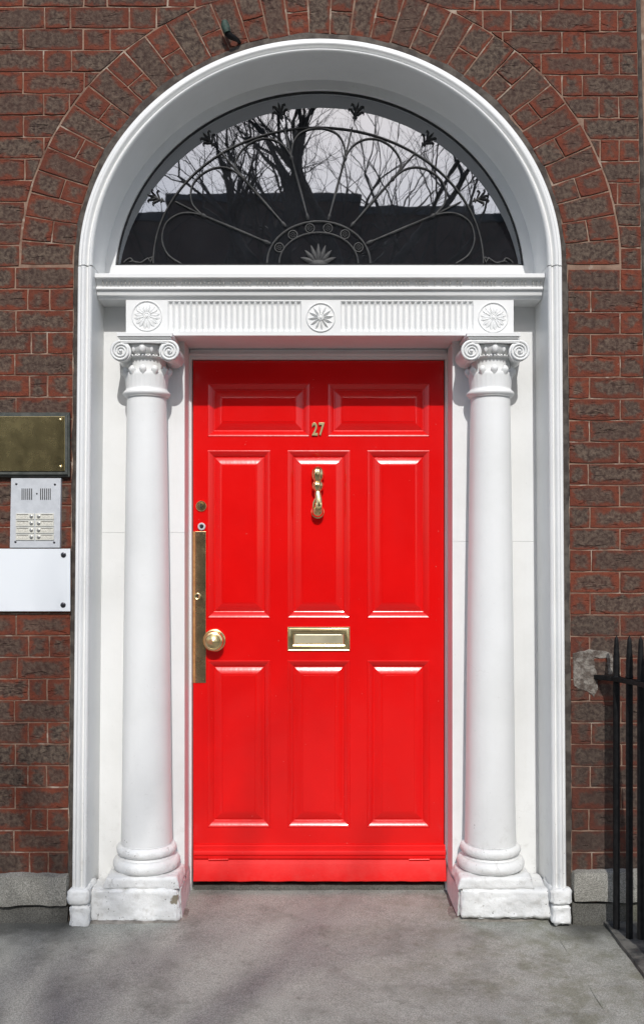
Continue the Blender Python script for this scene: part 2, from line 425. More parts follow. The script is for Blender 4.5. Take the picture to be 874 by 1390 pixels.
def glass_mat(name, refl, tint):
    t = NT(name)
    t.n.remove(t.b)
    gl = t.node('ShaderNodeBsdfGlossy'); gl.inputs['Roughness'].default_value = 0.012; gl.inputs['Color'].default_value = (0.93, 0.96, 1.0, 1)
    tr = t.node('ShaderNodeBsdfTransparent'); tr.inputs['Color'].default_value = (*tint, 1)
    lw = t.node('ShaderNodeLayerWeight'); lw.inputs['Blend'].default_value = 0.25
    mx = t.node('ShaderNodeMixShader'); t.l.new(t.math('MULTIPLY_ADD', lw.outputs['Fresnel'], 0.5, refl, clamp=True), mx.inputs[0])
    t.l.new(tr.outputs[0], mx.inputs[1]); t.l.new(gl.outputs[0], mx.inputs[2])
    bp = t.node('ShaderNodeBump'); bp.inputs['Strength'].default_value = 0.012; bp.inputs['Distance'].default_value = 0.01
    t.l.new(t.noise(7, 2), bp.inputs['Height']); t.l.new(bp.outputs[0], gl.inputs['Normal'])
    df = t.node('ShaderNodeBsdfDiffuse'); df.inputs['Color'].default_value = (0.40, 0.42, 0.48, 1)
    m2 = t.node('ShaderNodeMixShader'); t.l.new(t.math('MULTIPLY_ADD', t.noise(11, 6, 0.7), 0.04, 0.004), m2.inputs[0])
    t.l.new(mx.outputs[0], m2.inputs[1]); t.l.new(df.outputs[0], m2.inputs[2]); mx = m2
    t.l.new(mx.outputs[0], t.n['Material Output'].inputs['Surface'])
    return t.m
GLASS = glass_mat('old window glass', 0.36, (0.55, 0.57, 0.6))
PANE = glass_mat('far window glass', 0.12, (0.3, 0.3, 0.3))

# ================================================================== THE STREET
g = MB().add([(-150,-150,-0.16),(150,-150,-0.16),(150,40,-0.16),(-150,40,-0.16)], [(0,1,2,3)]); kind(g.build('ground', ASPHALT), 'structure')
road = MB().add([(-150,-14.0,-0.13),(150,-14.0,-0.13),(150,-5.2,-0.13),(-150,-5.2,-0.13)], [(0,1,2,3)]); kind(road.build('road', ASPHALT), 'structure')
pv = MB().box(-40, 40, -5.0, 0.6, -0.15, -0.005); pavement = kind(pv.build('pavement', CEMENT), 'structure')
MB().box(-40, 40, -5.2, -5.003, -0.155, -0.006).build('kerb', GRANITE, pavement, bevel=0.015)
def slab(x0, x1, y0, y1, top, seed, mat=PAVE):
    m = MB().gridbox(x0, x1, y0, y1, -0.05, top, 0.06, 0.0035, 5.0, seed, rnd=0.003)
    return m.build('paving_slab', mat, pavement, smooth=50)
slab(-2.4, X(752, -0.05), -1.05, 0.40, 0.006, 1.0)
slab(X(752, -0.05)+0.0022, 2.3, -1.05, 0.06, -0.001, 4.0)
for i in range(5):
    for j in range(4):
        if True:
            slab(-2.4+i*0.96, -2.4+i*0.96+0.95, -1.062-0.9*(j+1)+0.01, -1.062-0.9*j, random.uniform(-0.003, 0.003), 20+i*5+j)
pv2 = MB().box(-40, 40, -19.0, -14.0, -0.15, 0.0); kind(pv2.build('far_pavement', CEMENT), 'structure')

# ================================================================== THE BRICK FRONT
OC = (434.5, 359.0)                                # springing centre of the arch (photo px, doorcase face)
def ell(a, b, t, d): return X(OC[0]+a*math.cos(t), d), Z(OC[1]-b*math.sin(t), d)
DB = 0.030                                         # brick faces stand this far behind the doorcase face
wall = thing('brick_front', 'sooty dark red brick house front with a brick arch round the doorway', 'brick wall', (0, DB, 0))
def jamb_out(y, side):
    k = (y-359.0)/(1215.0-359.0)
    return 105.0-8.0*k if side < 0 else 763.5+6.0*k
# mortar sheet behind the bricks, cut out round the doorway
m = MB(); dm_ = DB + 0.0032
path = [(jamb_out(1275, -1)+6, 1275), (jamb_out(359, -1)+6, 359)] + [(OC[0]-(323*math.cos(math.pi*i/48)), OC[1]-304*math.sin(math.pi*i/48)) for i in range(1, 48)] + [(jamb_out(359, 1)-6, 359), (jamb_out(1275, 1)-6, 1275)]
inner = [(X(a, dm_), Z(b, dm_)) for a, b in path]; outer = []
for i, (x, z) in enumerate(inner):
    t = i/(len(inner)-1)
    if i < 2: outer.append((-3.4, z))
    elif i > len(inner)-3: outer.append((3.4, z))
    else:
        an = math.pi*(i-1)/48; cx_, cz_ = 0, Z(359, dm_)
        dx, dz = -math.cos(an), math.sin(an); k = min(3.4/max(1e-6, abs(dx)), 2.2/max(1e-6, dz)); outer.append((dx*k, cz_+dz*k))
vs = [(x, dm_, z) for x, z in inner] + [(x, dm_, z) for x, z in outer]; n = len(inner)
m.add(vs, [(i, i+1, n+i+1, n+i) for i in range(n-1)]); m.build('mortar_bed', MORTAR, wall)

def brick_verts(q, face, rr):
    """q: four (x, z) corners counter-clockwise; a prism with worn arrises."""
    fine = []
    for i in range(len(q)):
        a, b = q[i], q[(i+1) % len(q)]; l = math.hypot(b[0]-a[0], b[1]-a[1]); k_ = 4 if l > .14 else 3 if l > .07 else 2 if l > .035 else 1
        for j in range(k_): fine.append((a[0]+(b[0]-a[0])*j/k_, a[1]+(b[1]-a[1])*j/k_))
    q = fine
    n = len(q); cx_ = sum(p[0] for p in q)/n; cz_ = sum(p[1] for p in q)/n
    q = [(p[0]+rr.uniform(-.0012, .0012), p[1]+rr.uniform(-.0012, .0012)) for p in q]
    tx, tz = rr.uniform(-.006, .006), rr.uniform(-.012, .012)
    vs = [(p[0], face+0.022, p[1]) for p in q] + [(p[0], face+0.0020, p[1]) for p in q]
    for i in range(n):
        a, b, c = q[i-1], q[i], q[(i+1) % n]
        d1 = Vector((a[0]-b[0], a[1]-b[1])); d2 = Vector((c[0]-b[0], c[1]-b[1]))
        k = 0.0022
        e = Vector((b[0], b[1])) + (d1.normalized()+d2.normalized())*k if d1.length > 0.008 and d2.length > 0.008 else Vector((b[0], b[1])).lerp(Vector((cx_, cz_)), 0.1)
        vs.append((e.x, face + tx*(e.x-cx_) + tz*(e.y-cz_), e.y))
    fs = [(l*n+i, l*n+(i+1) % n, (l+1)*n+(i+1) % n, (l+1)*n+i) for l in (0, 1) for i in range(n)] + [tuple(range(2*n, 3*n))]
    return vs, fs
def uv_frame(q, flat=False):
    if flat:
        xs = [p[0] for p in q]; zs = [p[1] for p in q]
        return Vector((min(xs), min(zs))), Vector((1, 0)), Vector((0, 1)), 0.0, max(max(xs)-min(xs), .01), max(max(zs)-min(zs), .01)
    o = Vector(q[0]); ax = Vector((q[1][0]-q[0][0], q[1][1]-q[0][1])); w = ax.length; ax = ax.normalized() if w > 1e-6 else Vector((1, 0))
    ay = Vector((-ax.y, ax.x)); h = max((Vector(p)-o).dot(ay) for p in q); h = max(h, .01)
    xs = [(Vector(p)-o).dot(ax) for p in q]; x0, x1 = min(xs), max(xs)
    return o, ax, ay, x0, max(x1-x0, 0.01), h
def brick_uv(me, owner, off=(0, 0)):
    u1 = me.uv_layers.new(name='UVMap'); u2 = me.uv_layers.new(name='size'); u3 = me.uv_layers.new(name='chance')
    for p in me.polygons:
        (o, ax, ay, x0, w, h), rnd = owner(p.index)
        for li in p.loop_indices:
            c = me.vertices[me.loops[li].vertex_index].co
            r = Vector((c.x+off[0], c.z+off[1])) - o
            u1.data[li].uv = ((r.dot(ax)-x0)/w, r.dot(ay)/h); u2.data[li].uv = (w, h); u3.data[li].uv = rnd
rb = random.Random(11)
NB = [0]
def brick(q, face=None, flat=False):
    if face is None: face = DB + rb.uniform(-0.0013, 0.0013)
    vs, fs = brick_verts(q, face, rb)
    cx_ = sum(p[0] for p in q)/len(q); cz_ = sum(p[1] for p in q)/len(q)
    me = bpy.data.meshes.new('brick'); me.from_pydata([(v[0]-cx_, v[1]-DB, v[2]-cz_) for v in vs], [], fs)
    fr = uv_frame(q, flat); rnd = (rb.random(), rb.random())
    brick_uv(me, lambda i: (fr, rnd), (cx_, cz_)); me.materials.append(BRICK)
    o = bpy.data.objects.new('brick', me); COL.objects.link(o); o.parent = wall; o.location = (cx_, 0, cz_); NB[0] += 1
J = 1.02                                           # half a joint, px
def quad_px(x0, x1, yb, yt, xb=None, xt=None, left=False):
    """px rectangle; xb/xt replace the right (or left) edge at bottom / top."""
    a0, a1, b1, b0 = x0, x1, x1, x0
    if xb is not None:
        if left: a0, b0 = xb, xt
        else: a1, b1 = xb, xt
    return [(X(a0, DB), Z(yb, DB)), (X(a1, DB), Z(yb, DB)), (X(b1, DB), Z(yt, DB)), (X(b0, DB), Z(yt, DB))]
AX, BX = 408.0, 384.0                              # extrados
def extr(y, side):
    k = (OC[1]-y)/BX
    if k >= 1: return OC[0]
    return OC[0] + side*AX*math.sqrt(max(0, 1-max(k, 0)**2))
def row_y(i, side): return 1187.0-29.47*i + (4.0*(i/38.0) if side > 0 else 0.0)
def clip(poly, p, q):
    """keep the part of a px polygon on the left of p->q (y down)."""
    side_ = lambda v: (q[0]-p[0])*(v[1]-p[1])-(q[1]-p[1])*(v[0]-p[0])
    out = []
    for i in range(len(poly)):
        a, b = poly[i-1], poly[i]; sa, sb = side_(a), side_(b)
        if (sa < 0) != (sb < 0):
            t = sa/(sa-sb); out.append((a[0]+(b[0]-a[0])*t, a[1]+(b[1]-a[1])*t))
        if sb < 0: out.append(b)
    return out
def area(poly): return abs(sum(poly[i-1][0]*poly[i][1]-poly[i][0]*poly[i-1][1] for i in range(len(poly))))/2
def emit(edges, yb, yt, lim_b, lim_t, side):
    for a, b in zip(edges, edges[1:]):
        poly = [(a+J, yb), (b-J, yb), (b-J, yt), (a+J, yt)]; whole = area(poly)
        if side < 0: poly = clip(poly, (lim_b, yb), (lim_t, yt))
        else: poly = clip(poly, (lim_t, yt), (lim_b, yb))
        if len(poly) < 3 or area(poly) < 30: continue
        cut = len(poly) != 4 or area(poly) < whole-2
        # merge points that all but coincide
        poly = [p for i, p in enumerate(poly) if math.hypot(p[0]-poly[i-1][0], p[1]-poly[i-1][1]) > 0.8]
        if len(poly) >= 3: brick([(X(x, DB), Z(y, DB)) for x, y in poly], None, cut)
def wall_edge(y): return 864.0 + 0.02*max(y, 0)
for i in range(0, 41):
    for side in (-1, 1):
        yb = row_y(i, side)-J; yt = row_y(i+1, side)+J
        if yb < 2: continue
        jt = lambda v: v+rb.uniform(-2.5, 2.5)
        low = (yb+yt)/2 > 362
        if side < 0:
            if low:
                lim = jamb_out(yb, -1)-4.5
                e = [-41, jt(40), jt(65), lim] if i % 2 == 0 else [-15-36, jt(-15), jt(21), lim]
                emit(e, yb, yt, lim, lim, -1)
            else:
                base = [-47.5, 33.5, 114, 148, 229, 263, 344, 380] if i % 2 == 0 else [-21, 60, 96.5, 177, 213, 294, 330, 411]
                e = [jt(v) for v in base]
                emit(e, yb, yt, extr(yb, -1)-1.5, extr(yt, -1)-1.5, -1)
        else:
            we = wall_edge(yb)
            if low:
                lim = jamb_out(yb, 1)+6.5
                e = [lim, jt(801), we] if i % 2 == 0 else [lim, jt(843), we]
                emit(e, yb, yt, lim, lim, 1)
            else:
                base = [434.5, 497, 536, 617, 655, 694.5, 733.5, 814.5, 838.5] if i % 2 == 1 else [434.5, 529, 564, 645, 680, 761, 793]
                e = [jt(v) for v in base] + [we]
                emit(e, yb, yt, extr(yb, 1)+1.5, extr(yt, 1)+1.5, 1)
# the arch: one whole brick, then two cut ones, all the way round
NV = 37
AI, BI = 335.0, 316.0
ts = []
cum = [0.0]
for k in range(1, 721):
    t0, t1 = math.pi*(k-1)/720, math.pi*k/720
    cum.append(cum[-1] + math.hypot(371*(math.cos(t1)-math.cos(t0)), 350*(math.sin(t1)-math.sin(t0))))
for j in range(NV+1):
    target = cum[-1]*j/NV; k = next(i for i, c in enumerate(cum) if c >= target-1e-9); ts.append(math.pi*k/720)
def ring(f, t): return ell(AI+(AX-AI)*f, BI+(BX-BI)*f, t, DB)
for j in range(NV):
    g_ = 1.1/360.0
    a, b = ts[j]+g_, ts[j+1]-g_
    f0, f1 = 0.0 + rb.uniform(-.05, .03), 1.0-1.6/72
    cuts = [(f0, f1)] if j % 2 == 0 else ([(f0, 0.43-.015), (0.43+.015, f1)])
    for c0, c1 in cuts:
        q = [ring(c0, a), ring(c1, a), ring(c1, b), ring(c0, b)]
        brick(q, DB-0.0005+rb.uniform(-.0013, .0013))
# brickwork that carries on past the frame
rest = MB(); owners = []
def rest_brick(x0, x1, z0, z1):
    q = [(x0, z0), (x1, z0), (x1, z1), (x0, z1)]; vs, fs = brick_verts(q, DB+rb.uniform(-.002, .002), rb)
    fr = uv_frame(q); rnd = (rb.random(), rb.random()); rest.add(vs, fs); owners.extend([(fr, rnd)]*len(fs))
hz = L(29.47, DB)
def run(x0, x1, z0, shift):
    x = x0 - shift
    k = 0
    while x < x1:
        w = 0.223 if k % 2 == 0 else 0.101
        a, b = max(x, x0), min(x+w, x1)
        if b-a > 0.02: rest_brick(a+.004, b-.004, z0+.004, z0+hz-.004)
        x += w; k += 1
for i in range(0, 56):
    z0 = Z(1187.0-29.47*i, DB)
    e = -41 if ((i % 2 == 0) and i < 28) else -51 if i < 28 else (-47.5 if i % 2 == 0 else -21)
    if Z(0, DB) > z0+hz*0.9 or True:
        xl = X(e, DB) if i < 41 else X(434, DB)
        run(-3.4, xl, z0, 0.16*(i % 2))
        run(X(wall_edge(1187-29.47*i)+12, DB) if i < 41 else X(434, DB), 3.4, z0, 0.16*((i+1) % 2))
# drop the ones that would land in the arch
o = rest.build('brickwork', BRICK, wall); kind(o, 'stuff')
_oo = Vector(o['o_']); brick_uv(o.data, lambda i: owners[i], (_oo.x, _oo.z))
bm = bmesh.new(); bm.from_mesh(o.data)
kill = []
for f in bm.faces:
    c = f.calc_center_median() + _oo
    if ((c.x-X(OC[0], DB))/L(AX+2, DB))**2 + (max(0, c.z-Z(OC[1], DB))/L(BX+14, DB))**2 < 1: kill.append(f)
bmesh.ops.delete(bm, geom=kill, context='FACES'); bm.to_mesh(o.data); bm.free()
# grey bedding between the white frame and the bricks
fr_in, fr_out = [], []
def ragged(base, k, s): return base + 4.5*mnoise.noise(Vector((k*3.1, s, 0))) + 1.5*mnoise.noise(Vector((k*11.0, s, 4)))
m = MB(); pts = []
ys = [1262-8*i for i in range(int((1262-359)/8)+1)]
for y in ys: pts.append((jamb_out(y, -1)+3, y, -1, 0, ragged(6.0, y*0.01, 1)))
for i in range(1, 120):
    a = math.pi*i/120
    pts.append((OC[0]-326*math.cos(a), OC[1]-307*math.sin(a), -math.cos(a), -math.sin(a), ragged(7.0+5*max(0, 1-abs(a-0.75)/0.4)+4*max(0, 1-abs(a-2.3)/0.3), i*0.07, 2)))
for y in reversed(ys): pts.append((jamb_out(y, 1)-3, y, 1, 0, ragged(9.0, y*0.01, 3)))
prof_n = 3; vs = []
for x, y, nx, ny, w in pts:
    w = max(4.5, w)+3
    for u, d in ((0, DB-0.006), (w*0.6, DB-0.0035), (w, DB+0.008)):
        vs.append((X(x+nx*u, d), d, Z(y+ny*u, d)))
m.add(vs, [(i*3+k, i*3+k+1, i*3+k+4, i*3+k+3) for i in range(len(pts)-1) for k in range(2)])
m.build('bedding_mortar', CEMENT, wall, smooth=60)
# the lime strip at the right edge of the house
m = MB(); vs = []
for i in range(60):
    y = -60+22*i; w = 1.5*mnoise.noise(Vector((i*0.9, 0, 0)))
    for u, d in ((-1+w, DB+.004), (1.5+w, DB-.002), (5.0, DB-.004), (6.0, DB+.01)): vs.append((X(wall_edge(y)+u, d), d, Z(y, d)))
m.add(vs, [(i*4+k, i*4+k+1, i*4+k+5, i*4+k+4) for i in range(59) for k in range(3)]); m.build('edge_mortar', CEMENT, wall, smooth=60)
PATCH = simple('smeared cement', (0.26, 0.235, 0.205), (0.10, 0.078, 0.064), 42, 0.95, bump=0.9, bscale=70, bdist=0.012)
# cement smeared on the bricks round the rail fixing
m = MB()
def blob(pts_px, d0, d1, seed):
    c = (sum(p[0] for p in pts_px)/len(pts_px), sum(p[1] for p in pts_px)/len(pts_px)); out = []
    for i in range(len(pts_px)):
        a, b = pts_px[i], pts_px[(i+1) % len(pts_px)]
        for k in range(4):
            t = k/4; x, y = a[0]+(b[0]-a[0])*t, a[1]+(b[1]-a[1])*t
            out.append((x+1.6*mnoise.noise(Vector((x*.3, y*.3, seed))), y+1.6*mnoise.noise(Vector((x*.3, y*.3, seed+9)))))
    m.extrude_y([(X(x, d0), Z(y, d0)) for x, y in out], d0, d1, 0.002)
blob([(778,887),(800,882),(822,884),(832,889),(832,915),(826,916),(824,893),(806,892),(807,906),(811,916),(811,938),(806,947),(797,938),(786,936),(778,930)], DB-0.0028, DB+0.01, 2)
m.build('cement_patch', PATCH, wall)
# granite course at the foot of the wall
for (x0, x1, yt, ym, s) in ((-3.4, X(93, 0)-0.004, 1189, 1231, 3), (X(776.5, 0)+0.004, 3.4, 1184, 1226, 8)):
    MB().gridbox(x0, x1, -0.006, 0.09, Z(ym, 0), Z(yt, 0.0), 0.022, 0.0055, 16, s, rnd=0.008).build('granite_block', GRANITE, wall, smooth=60)
    MB().gridbox(x0, x1, 0.012, 0.09, -0.03, Z(ym, 0)-0.004, 0.03, 0.008, 13, s+5, rnd=0.008).build('footing_stone', GRANITE_DARK, wall, smooth=60)
# hall behind the door
m = MB(); m.box(-1.3, 1.3, 0.46, 4.0, -0.02, 3.6); m.f = [f for k, f in enumerate(m.f) if k != 2]
m.build('entrance_hall', HALL, wall)

# copper stub on the arch
hk = thing('pipe_stub', 'small green corroded copper stub stuck in the brick arch above the white frame', 'metal stub', (X(309, .0), DB, Z(45, .0)))
MB().tube([(X(305, 0), -.012, Z(31, 0)), (X(306.5, 0), -.016, Z(38, 0)), (X(309, 0), -.014, Z(46, 0))], [.012, .016, .014], 10).build('cap', VERDIGRIS, hk, smooth=50)
MB().tube([(X(308, 0), -.010, Z(45, 0)), (X(314, 0), -.006, Z(50, 0)), (X(322, 0), .006, Z(52, 0)), (X(325, 0), .035, Z(51, 0))], [.013, .012, .008, .006], 8).build('wire', IRON, hk, smooth=50)

# ================================================================== WHITE DOORCASE
case = thing('door_surround', 'white painted arched doorcase with moulded frame framing the red door', 'door frame', (0, 0, 0))
PXM = D/F
def arch_frames(a, b, d=0.0, n=96, t0=0.0, t1=math.pi):
    fr = []
    for i in range(n+1):
        t = t0+(t1-t0)*i/n
        x, z = ell(a, b, math.pi-t, d)
        nx, nz = math.cos(math.pi-t)/a, math.sin(math.pi-t)/b; l = math.hypot(nx, nz)
        fr.append((x, z, -nx/l, -nz/l))
    return fr
MPROF = [(0,.040),(0,.011),(.8,.007),(2.2,.0055),(4.0,.006),(4.6,.004),(5.4,-.001),(7.0,-.005),(9.0,-.005),(10.6,-.001),(11.4,.006),(12.4,.011),(13.8,.011),(14.6,.006),(15.4,.001),(16.8,-.002),(18.2,.000),(19.3,.006),(19.8,.016)]
prof = [(u*PXM, y) for u, y in MPROF]
sp = OC[1]+1.0
m = MB().sweep(prof, arch_frames(329, 309.5)); m.build('arch_moulding', WHITE, case, smooth=45)
for side in (-1, 1):
    fr = []
    for y in (sp+0.6, 500, 640, 780, 920, 1060, 1212):
        fr.append((X(jamb_out(y, side), 0), Z(y, 0), -side, 0))
    MB().sweep(prof, fr).build('jamb_moulding', WHITE, case, smooth=45)
# reveal and arch soffit
DP = 0.215                                        # panel plane
fr = [(X(jamb_out(1255, -1), 0), Z(1255, 0), 1, 0), (X(jamb_out(359.5, -1), 0), Z(359.5, 0), 1, 0)]
fr2 = [(X(jamb_out(359.5, 1), 0), Z(359.5, 0), -1, 0), (X(jamb_out(1255, 1), 0), Z(1255, 0), -1, 0)]
u0 = 19.75*PXM
MB().sweep([(u0, 0.013), (u0, DP+0.06), (u0-0.02, DP+0.06), (u0-0.02, 0.013)], fr).build('reveal', WHITE, case)
MB().sweep([(u0, 0.013), (u0, DP+0.06), (u0-0.02, DP+0.06), (u0-0.02, 0.013)], fr2).build('reveal', WHITE, case)
MB().sweep([(u0, 0.013), (u0, 0.08), (u0, 0.15), (u0, DP+0.06), (u0-0.02, DP+0.06), (u0-0.02, 0.013)], arch_frames(329, 309.5)).build('arch_soffit', WHITE, case, smooth=40)
# base blocks of the frame
for side, (x0, x1, yt, yb) in ((-1, (92, 121, 1209, 1263)), (1, (748.5, 776.5, 1208, 1257))):
    e = 0.02
    m = MB()
    m.gridbox(X(x0, -.02), X(x1, -.02), -0.022, 0.12, Z(1231, -.02)+.003, Z(yt, -.02), 0.008, 0.006, 26, 3+side, rnd=0.008)
    m.gridbox(X(x0+2.5, -.02), X(x1-.5, -.02), -0.017, 0.12, Z(yb, -.02), Z(1231, -.02), 0.008, 0.007, 26, 6+side, rnd=0.010)
    m.build('frame_base', WORN, case, smooth=60)
# panels behind the columns
rv = {-1: X(jamb_out(700, -1), 0)+u0, 1: X(jamb_out(700, 1), 0)-u0}
PL, PR = X(250.6, DP), X(614, DP)
for side, xa, xb in ((-1, X(jamb_out(359, -1), 0)+u0+.004-.03, PL), (1, PR, X(jamb_out(359, 1), 0)-u0-.004+.03)):
    zs = Z(723 if side < 0 else 735, DP)
    m = MB(); m.box(xa, xb, DP, DP+.03, 0.0, zs-.0004); m.box(xa, xb, DP, DP+.03, zs+.0004, 2.243)
    m.build('back_panel', WHITE, case)
# wall behind the entablature, up to the fanlight sill
MB().box(-.93, .91, DP+.001, DP+.05, 2.2435, 2.50).build('frieze_backing', WHITE, case)
# door lining: reveal from the panels back to the door, and the frame round it
DF, DD = 0.355, 0.375
ZH = Z(474, DF); ZT = Z(487, DF)
DL, DR = X(261.3, DD), X(603.3, DD)
for side, xp, xd in ((-1, PL, DL), (1, PR, DR)):
    m = MB()
    pr = [(xp, DP+.0305), (xp, DF), (xp-side*.0035, DF), (xp-side*.005, DF+.004), (xd+side*.004-side*.0015, DF+.004), (xd+side*.001, DF+.010), (xd+side*.001, DD+.04), (xp+side*.05, DD+.04), (xp+side*.05, DP+.0305)]
    vs = [(x, y, 0.0) for x, y in pr]+[(x, y, ZH) for x, y in pr]; k = len(pr)
    m.add(vs, [(i, (i+1) % k, k+(i+1) % k, k+i) for i in range(k)]+[tuple(range(k)), tuple(range(2*k-1, k-1, -1))])
    m.build('door_jamb', WHITE, case, smooth=30)
m = MB()
m.sweep([(0, DF), (.012, DF), (.016, DF-.006), (.022, DF-.006), (.026, DF+.002), (ZH-ZT-.004, DF+.004), (ZH-ZT, DF+.01), (ZH-ZT, DD+.04), (0, DD+.04)],
        [(PL+.001, ZH, 0, -1), (PR-.001, ZH, 0, -1)]); m.build('door_head', WHITE, case, smooth=30)

# ------------------------------------------------------------------ entablature
DZ = 0.10
ent = thing('entablature', 'white entablature with fluted frieze, round rosettes and cornice above the red door', 'door lintel', (0, DZ, Z(455, DZ)))
zb, zt = Z(455, DZ), 2.3785
fx0, fx1 = X(171, DZ), X(697, DZ)
FL = [(227.6, 409.2), (462, 642.6)]
fy0, fy1 = 408.6, 449.4
m = MB()
m.box(fx0+.001, fx1-.001, DZ+.014, DP+.0005, zb+.0005, zt)
m.box(PL-.0305, PR+.0305, DP+.0005, DF+.03, zb+.0008, zb+.03)          # soffit board over the door
for a, b in ((171, 227.6), (409.2, 462), (642.6, 697)): m.box(X(a, DZ), X(b, DZ), DZ, DZ+.0135, zb, zt)
for a, b in FL:
    m.box(X(a, DZ), X(b, DZ), DZ, DZ+.0135, zb, Z(fy1, DZ)); m.box(X(a, DZ), X(b, DZ), DZ, DZ+.0135, Z(fy0, DZ), zt)
m.build('frieze', WHITE, ent)
# each flute is a shallow round-ended trough between two fillets
def flute_mesh(w, h):
    nx, nz = 10, 18; vs = []
    for k in range(nz+1):
        z = -h/2+h*k/nz
        for i in range(nx+1):
            x = -w/2+w*i/nx
            hw = w*0.43
            if z > h/2-hw-.002: r = math.hypot(x, z-(h/2-hw-.002))/hw
            else: r = abs(x)/hw
            if z < -h/2+.003: r = 1
            dep = .0105*math.sqrt(max(0, 1-r*r))
            vs.append((x, dep, z))
    me = bpy.data.meshes.new('flute'); me.from_pydata(vs, [], [(k*(nx+1)+i, k*(nx+1)+i+1, (k+1)*(nx+1)+i+1, (k+1)*(nx+1)+i) for k in range(nz) for i in range(nx)])
    for p in me.polygons: p.use_smooth = True
    me.materials.append(WHITE); return me
fh = Z(fy0, DZ)-Z(fy1, DZ)
for a, b in FL:
    xa, xb = X(a, DZ), X(b, DZ); w = (xb-xa)/23; me = flute_mesh(w, fh)
    for k in range(23):
        o = bpy.data.objects.new('flute', me); COL.objects.link(o); o.parent = ent
        o.location = Vector((xa+w*(k+.5), DZ+.001, (Z(fy0, DZ)+Z(fy1, DZ))/2))-origin_of(ent)
def rosette(px, py, r_px, petals, leafy):
    c = (X(px, DZ), DZ, Z(py, DZ)); r = L(r_px, DZ); m = MB()
    m.lathe([(r, -.002), (r, .0035), (r*.965, .0048), (r*.92, .0035), (r*.90, .0), (r*.6, .0008), (0.0005, .0015)], c, 'y', 40)
    for k in range(petals):
        a = 2*math.pi*k/petals + (math.pi/2 if leafy else 0.1)
        for s in ((-1, 1) if leafy else (0,)):
            aa = a+s*.17*(8/petals); vs = []; n_ = 9; w0 = r*(.15 if leafy else .13)*8/petals
            for i in range(n_+1):
                t = i/n_; rad = r*(.20+.66*t); wd = w0*math.sin(math.pi*min(1, t*.9+.08))**.8*(1.15 if t > .5 else .9)
                hgt = .0105*math.sin(math.pi*min(1, t*.75+.25))+.001
                dx, dz = math.cos(aa), math.sin(aa)
                for q, hh in ((-1, .0006), (-.5, hgt*.8), (0, hgt*(.65 if leafy else 1.0)), (.5, hgt*.8), (1, .0006)):
                    vs.append((c[0]+dx*rad-dz*wd*q, c[1]-hh, c[2]+dz*rad+dx*wd*q))
            m.add(vs, [(i*5+j, i*5+j+1, i*5+j+6, i*5+j+5) for i in range(n_) for j in range(4)])
    m.lathe([(r*.23, 0), (r*.23, .006), (r*.17, .0085), (r*.14, .006), (r*.11, .006), (r*.09, .0105), (.0004, .0115)], c, 'y', 20)
    return m.build('rosette', WHITE, ent, smooth=50)
rosette(199.5, 428.5, 20.8, 8, True); rosette(435.3, 430.5, 20.0, 12, False); rosette(669.3, 430.5, 20.6, 8, True)
# cornice
clx, crx = X(jamb_out(372, -1), 0)+u0+.0008, X(jamb_out(372, 1), 0)-u0-.0008
CP = [(Z(370.5,.045), DP), (Z(370.5,.045), .047), (Z(371,.045)-.001, .045), (Z(376,.045), .045), (Z(376.6,.05), .052), (Z(378,.06), .058), (Z(381,.064), .064), (Z(385,.070), .071), (Z(388.6,.074), .075),
      (Z(389.4,.072), .071), (Z(391.4,.071), .069), (Z(392.6,.072), .071), (Z(393,.08), .079), (Z(397,.083), .081), (Z(400.5,.085), .084), (Z(402,.09), .092), (zt+.0005, .098), (zt+.0005, DP)]
m = MB(); k = len(CP)
vs = [(clx, y, z) for z, y in CP]+[(crx, y, z) for z, y in CP]
m.add(vs, [(i, (i+1) % k, k+(i+1) % k, k+i) for i in range(k)]+[tuple(range(k)), tuple(range(2*k-1, k-1, -1))])
m.build('cornice', WHITE, ent, smooth=25)
m = MB(); nlf = 118
for i in range(nlf):
    x = clx+.012+(crx-clx-.024)*i/(nlf-1)
    if rb.random() < 0.12: continue
    z = Z(382.0, .064); hgt = rb.uniform(.8, 1.05)
    m.ball((x, .0655, z), (.0030, .0042, .0125*hgt), 6, 5)
kind(m.build('carved_leaf_band', simple('carved shaded white', (0.62, 0.61, 0.58), (0.45, 0.44, 0.41), 60, 0.6), ent, smooth=60), 'stuff')  # the cornice lip's shade on the carving is put into this greyer colour

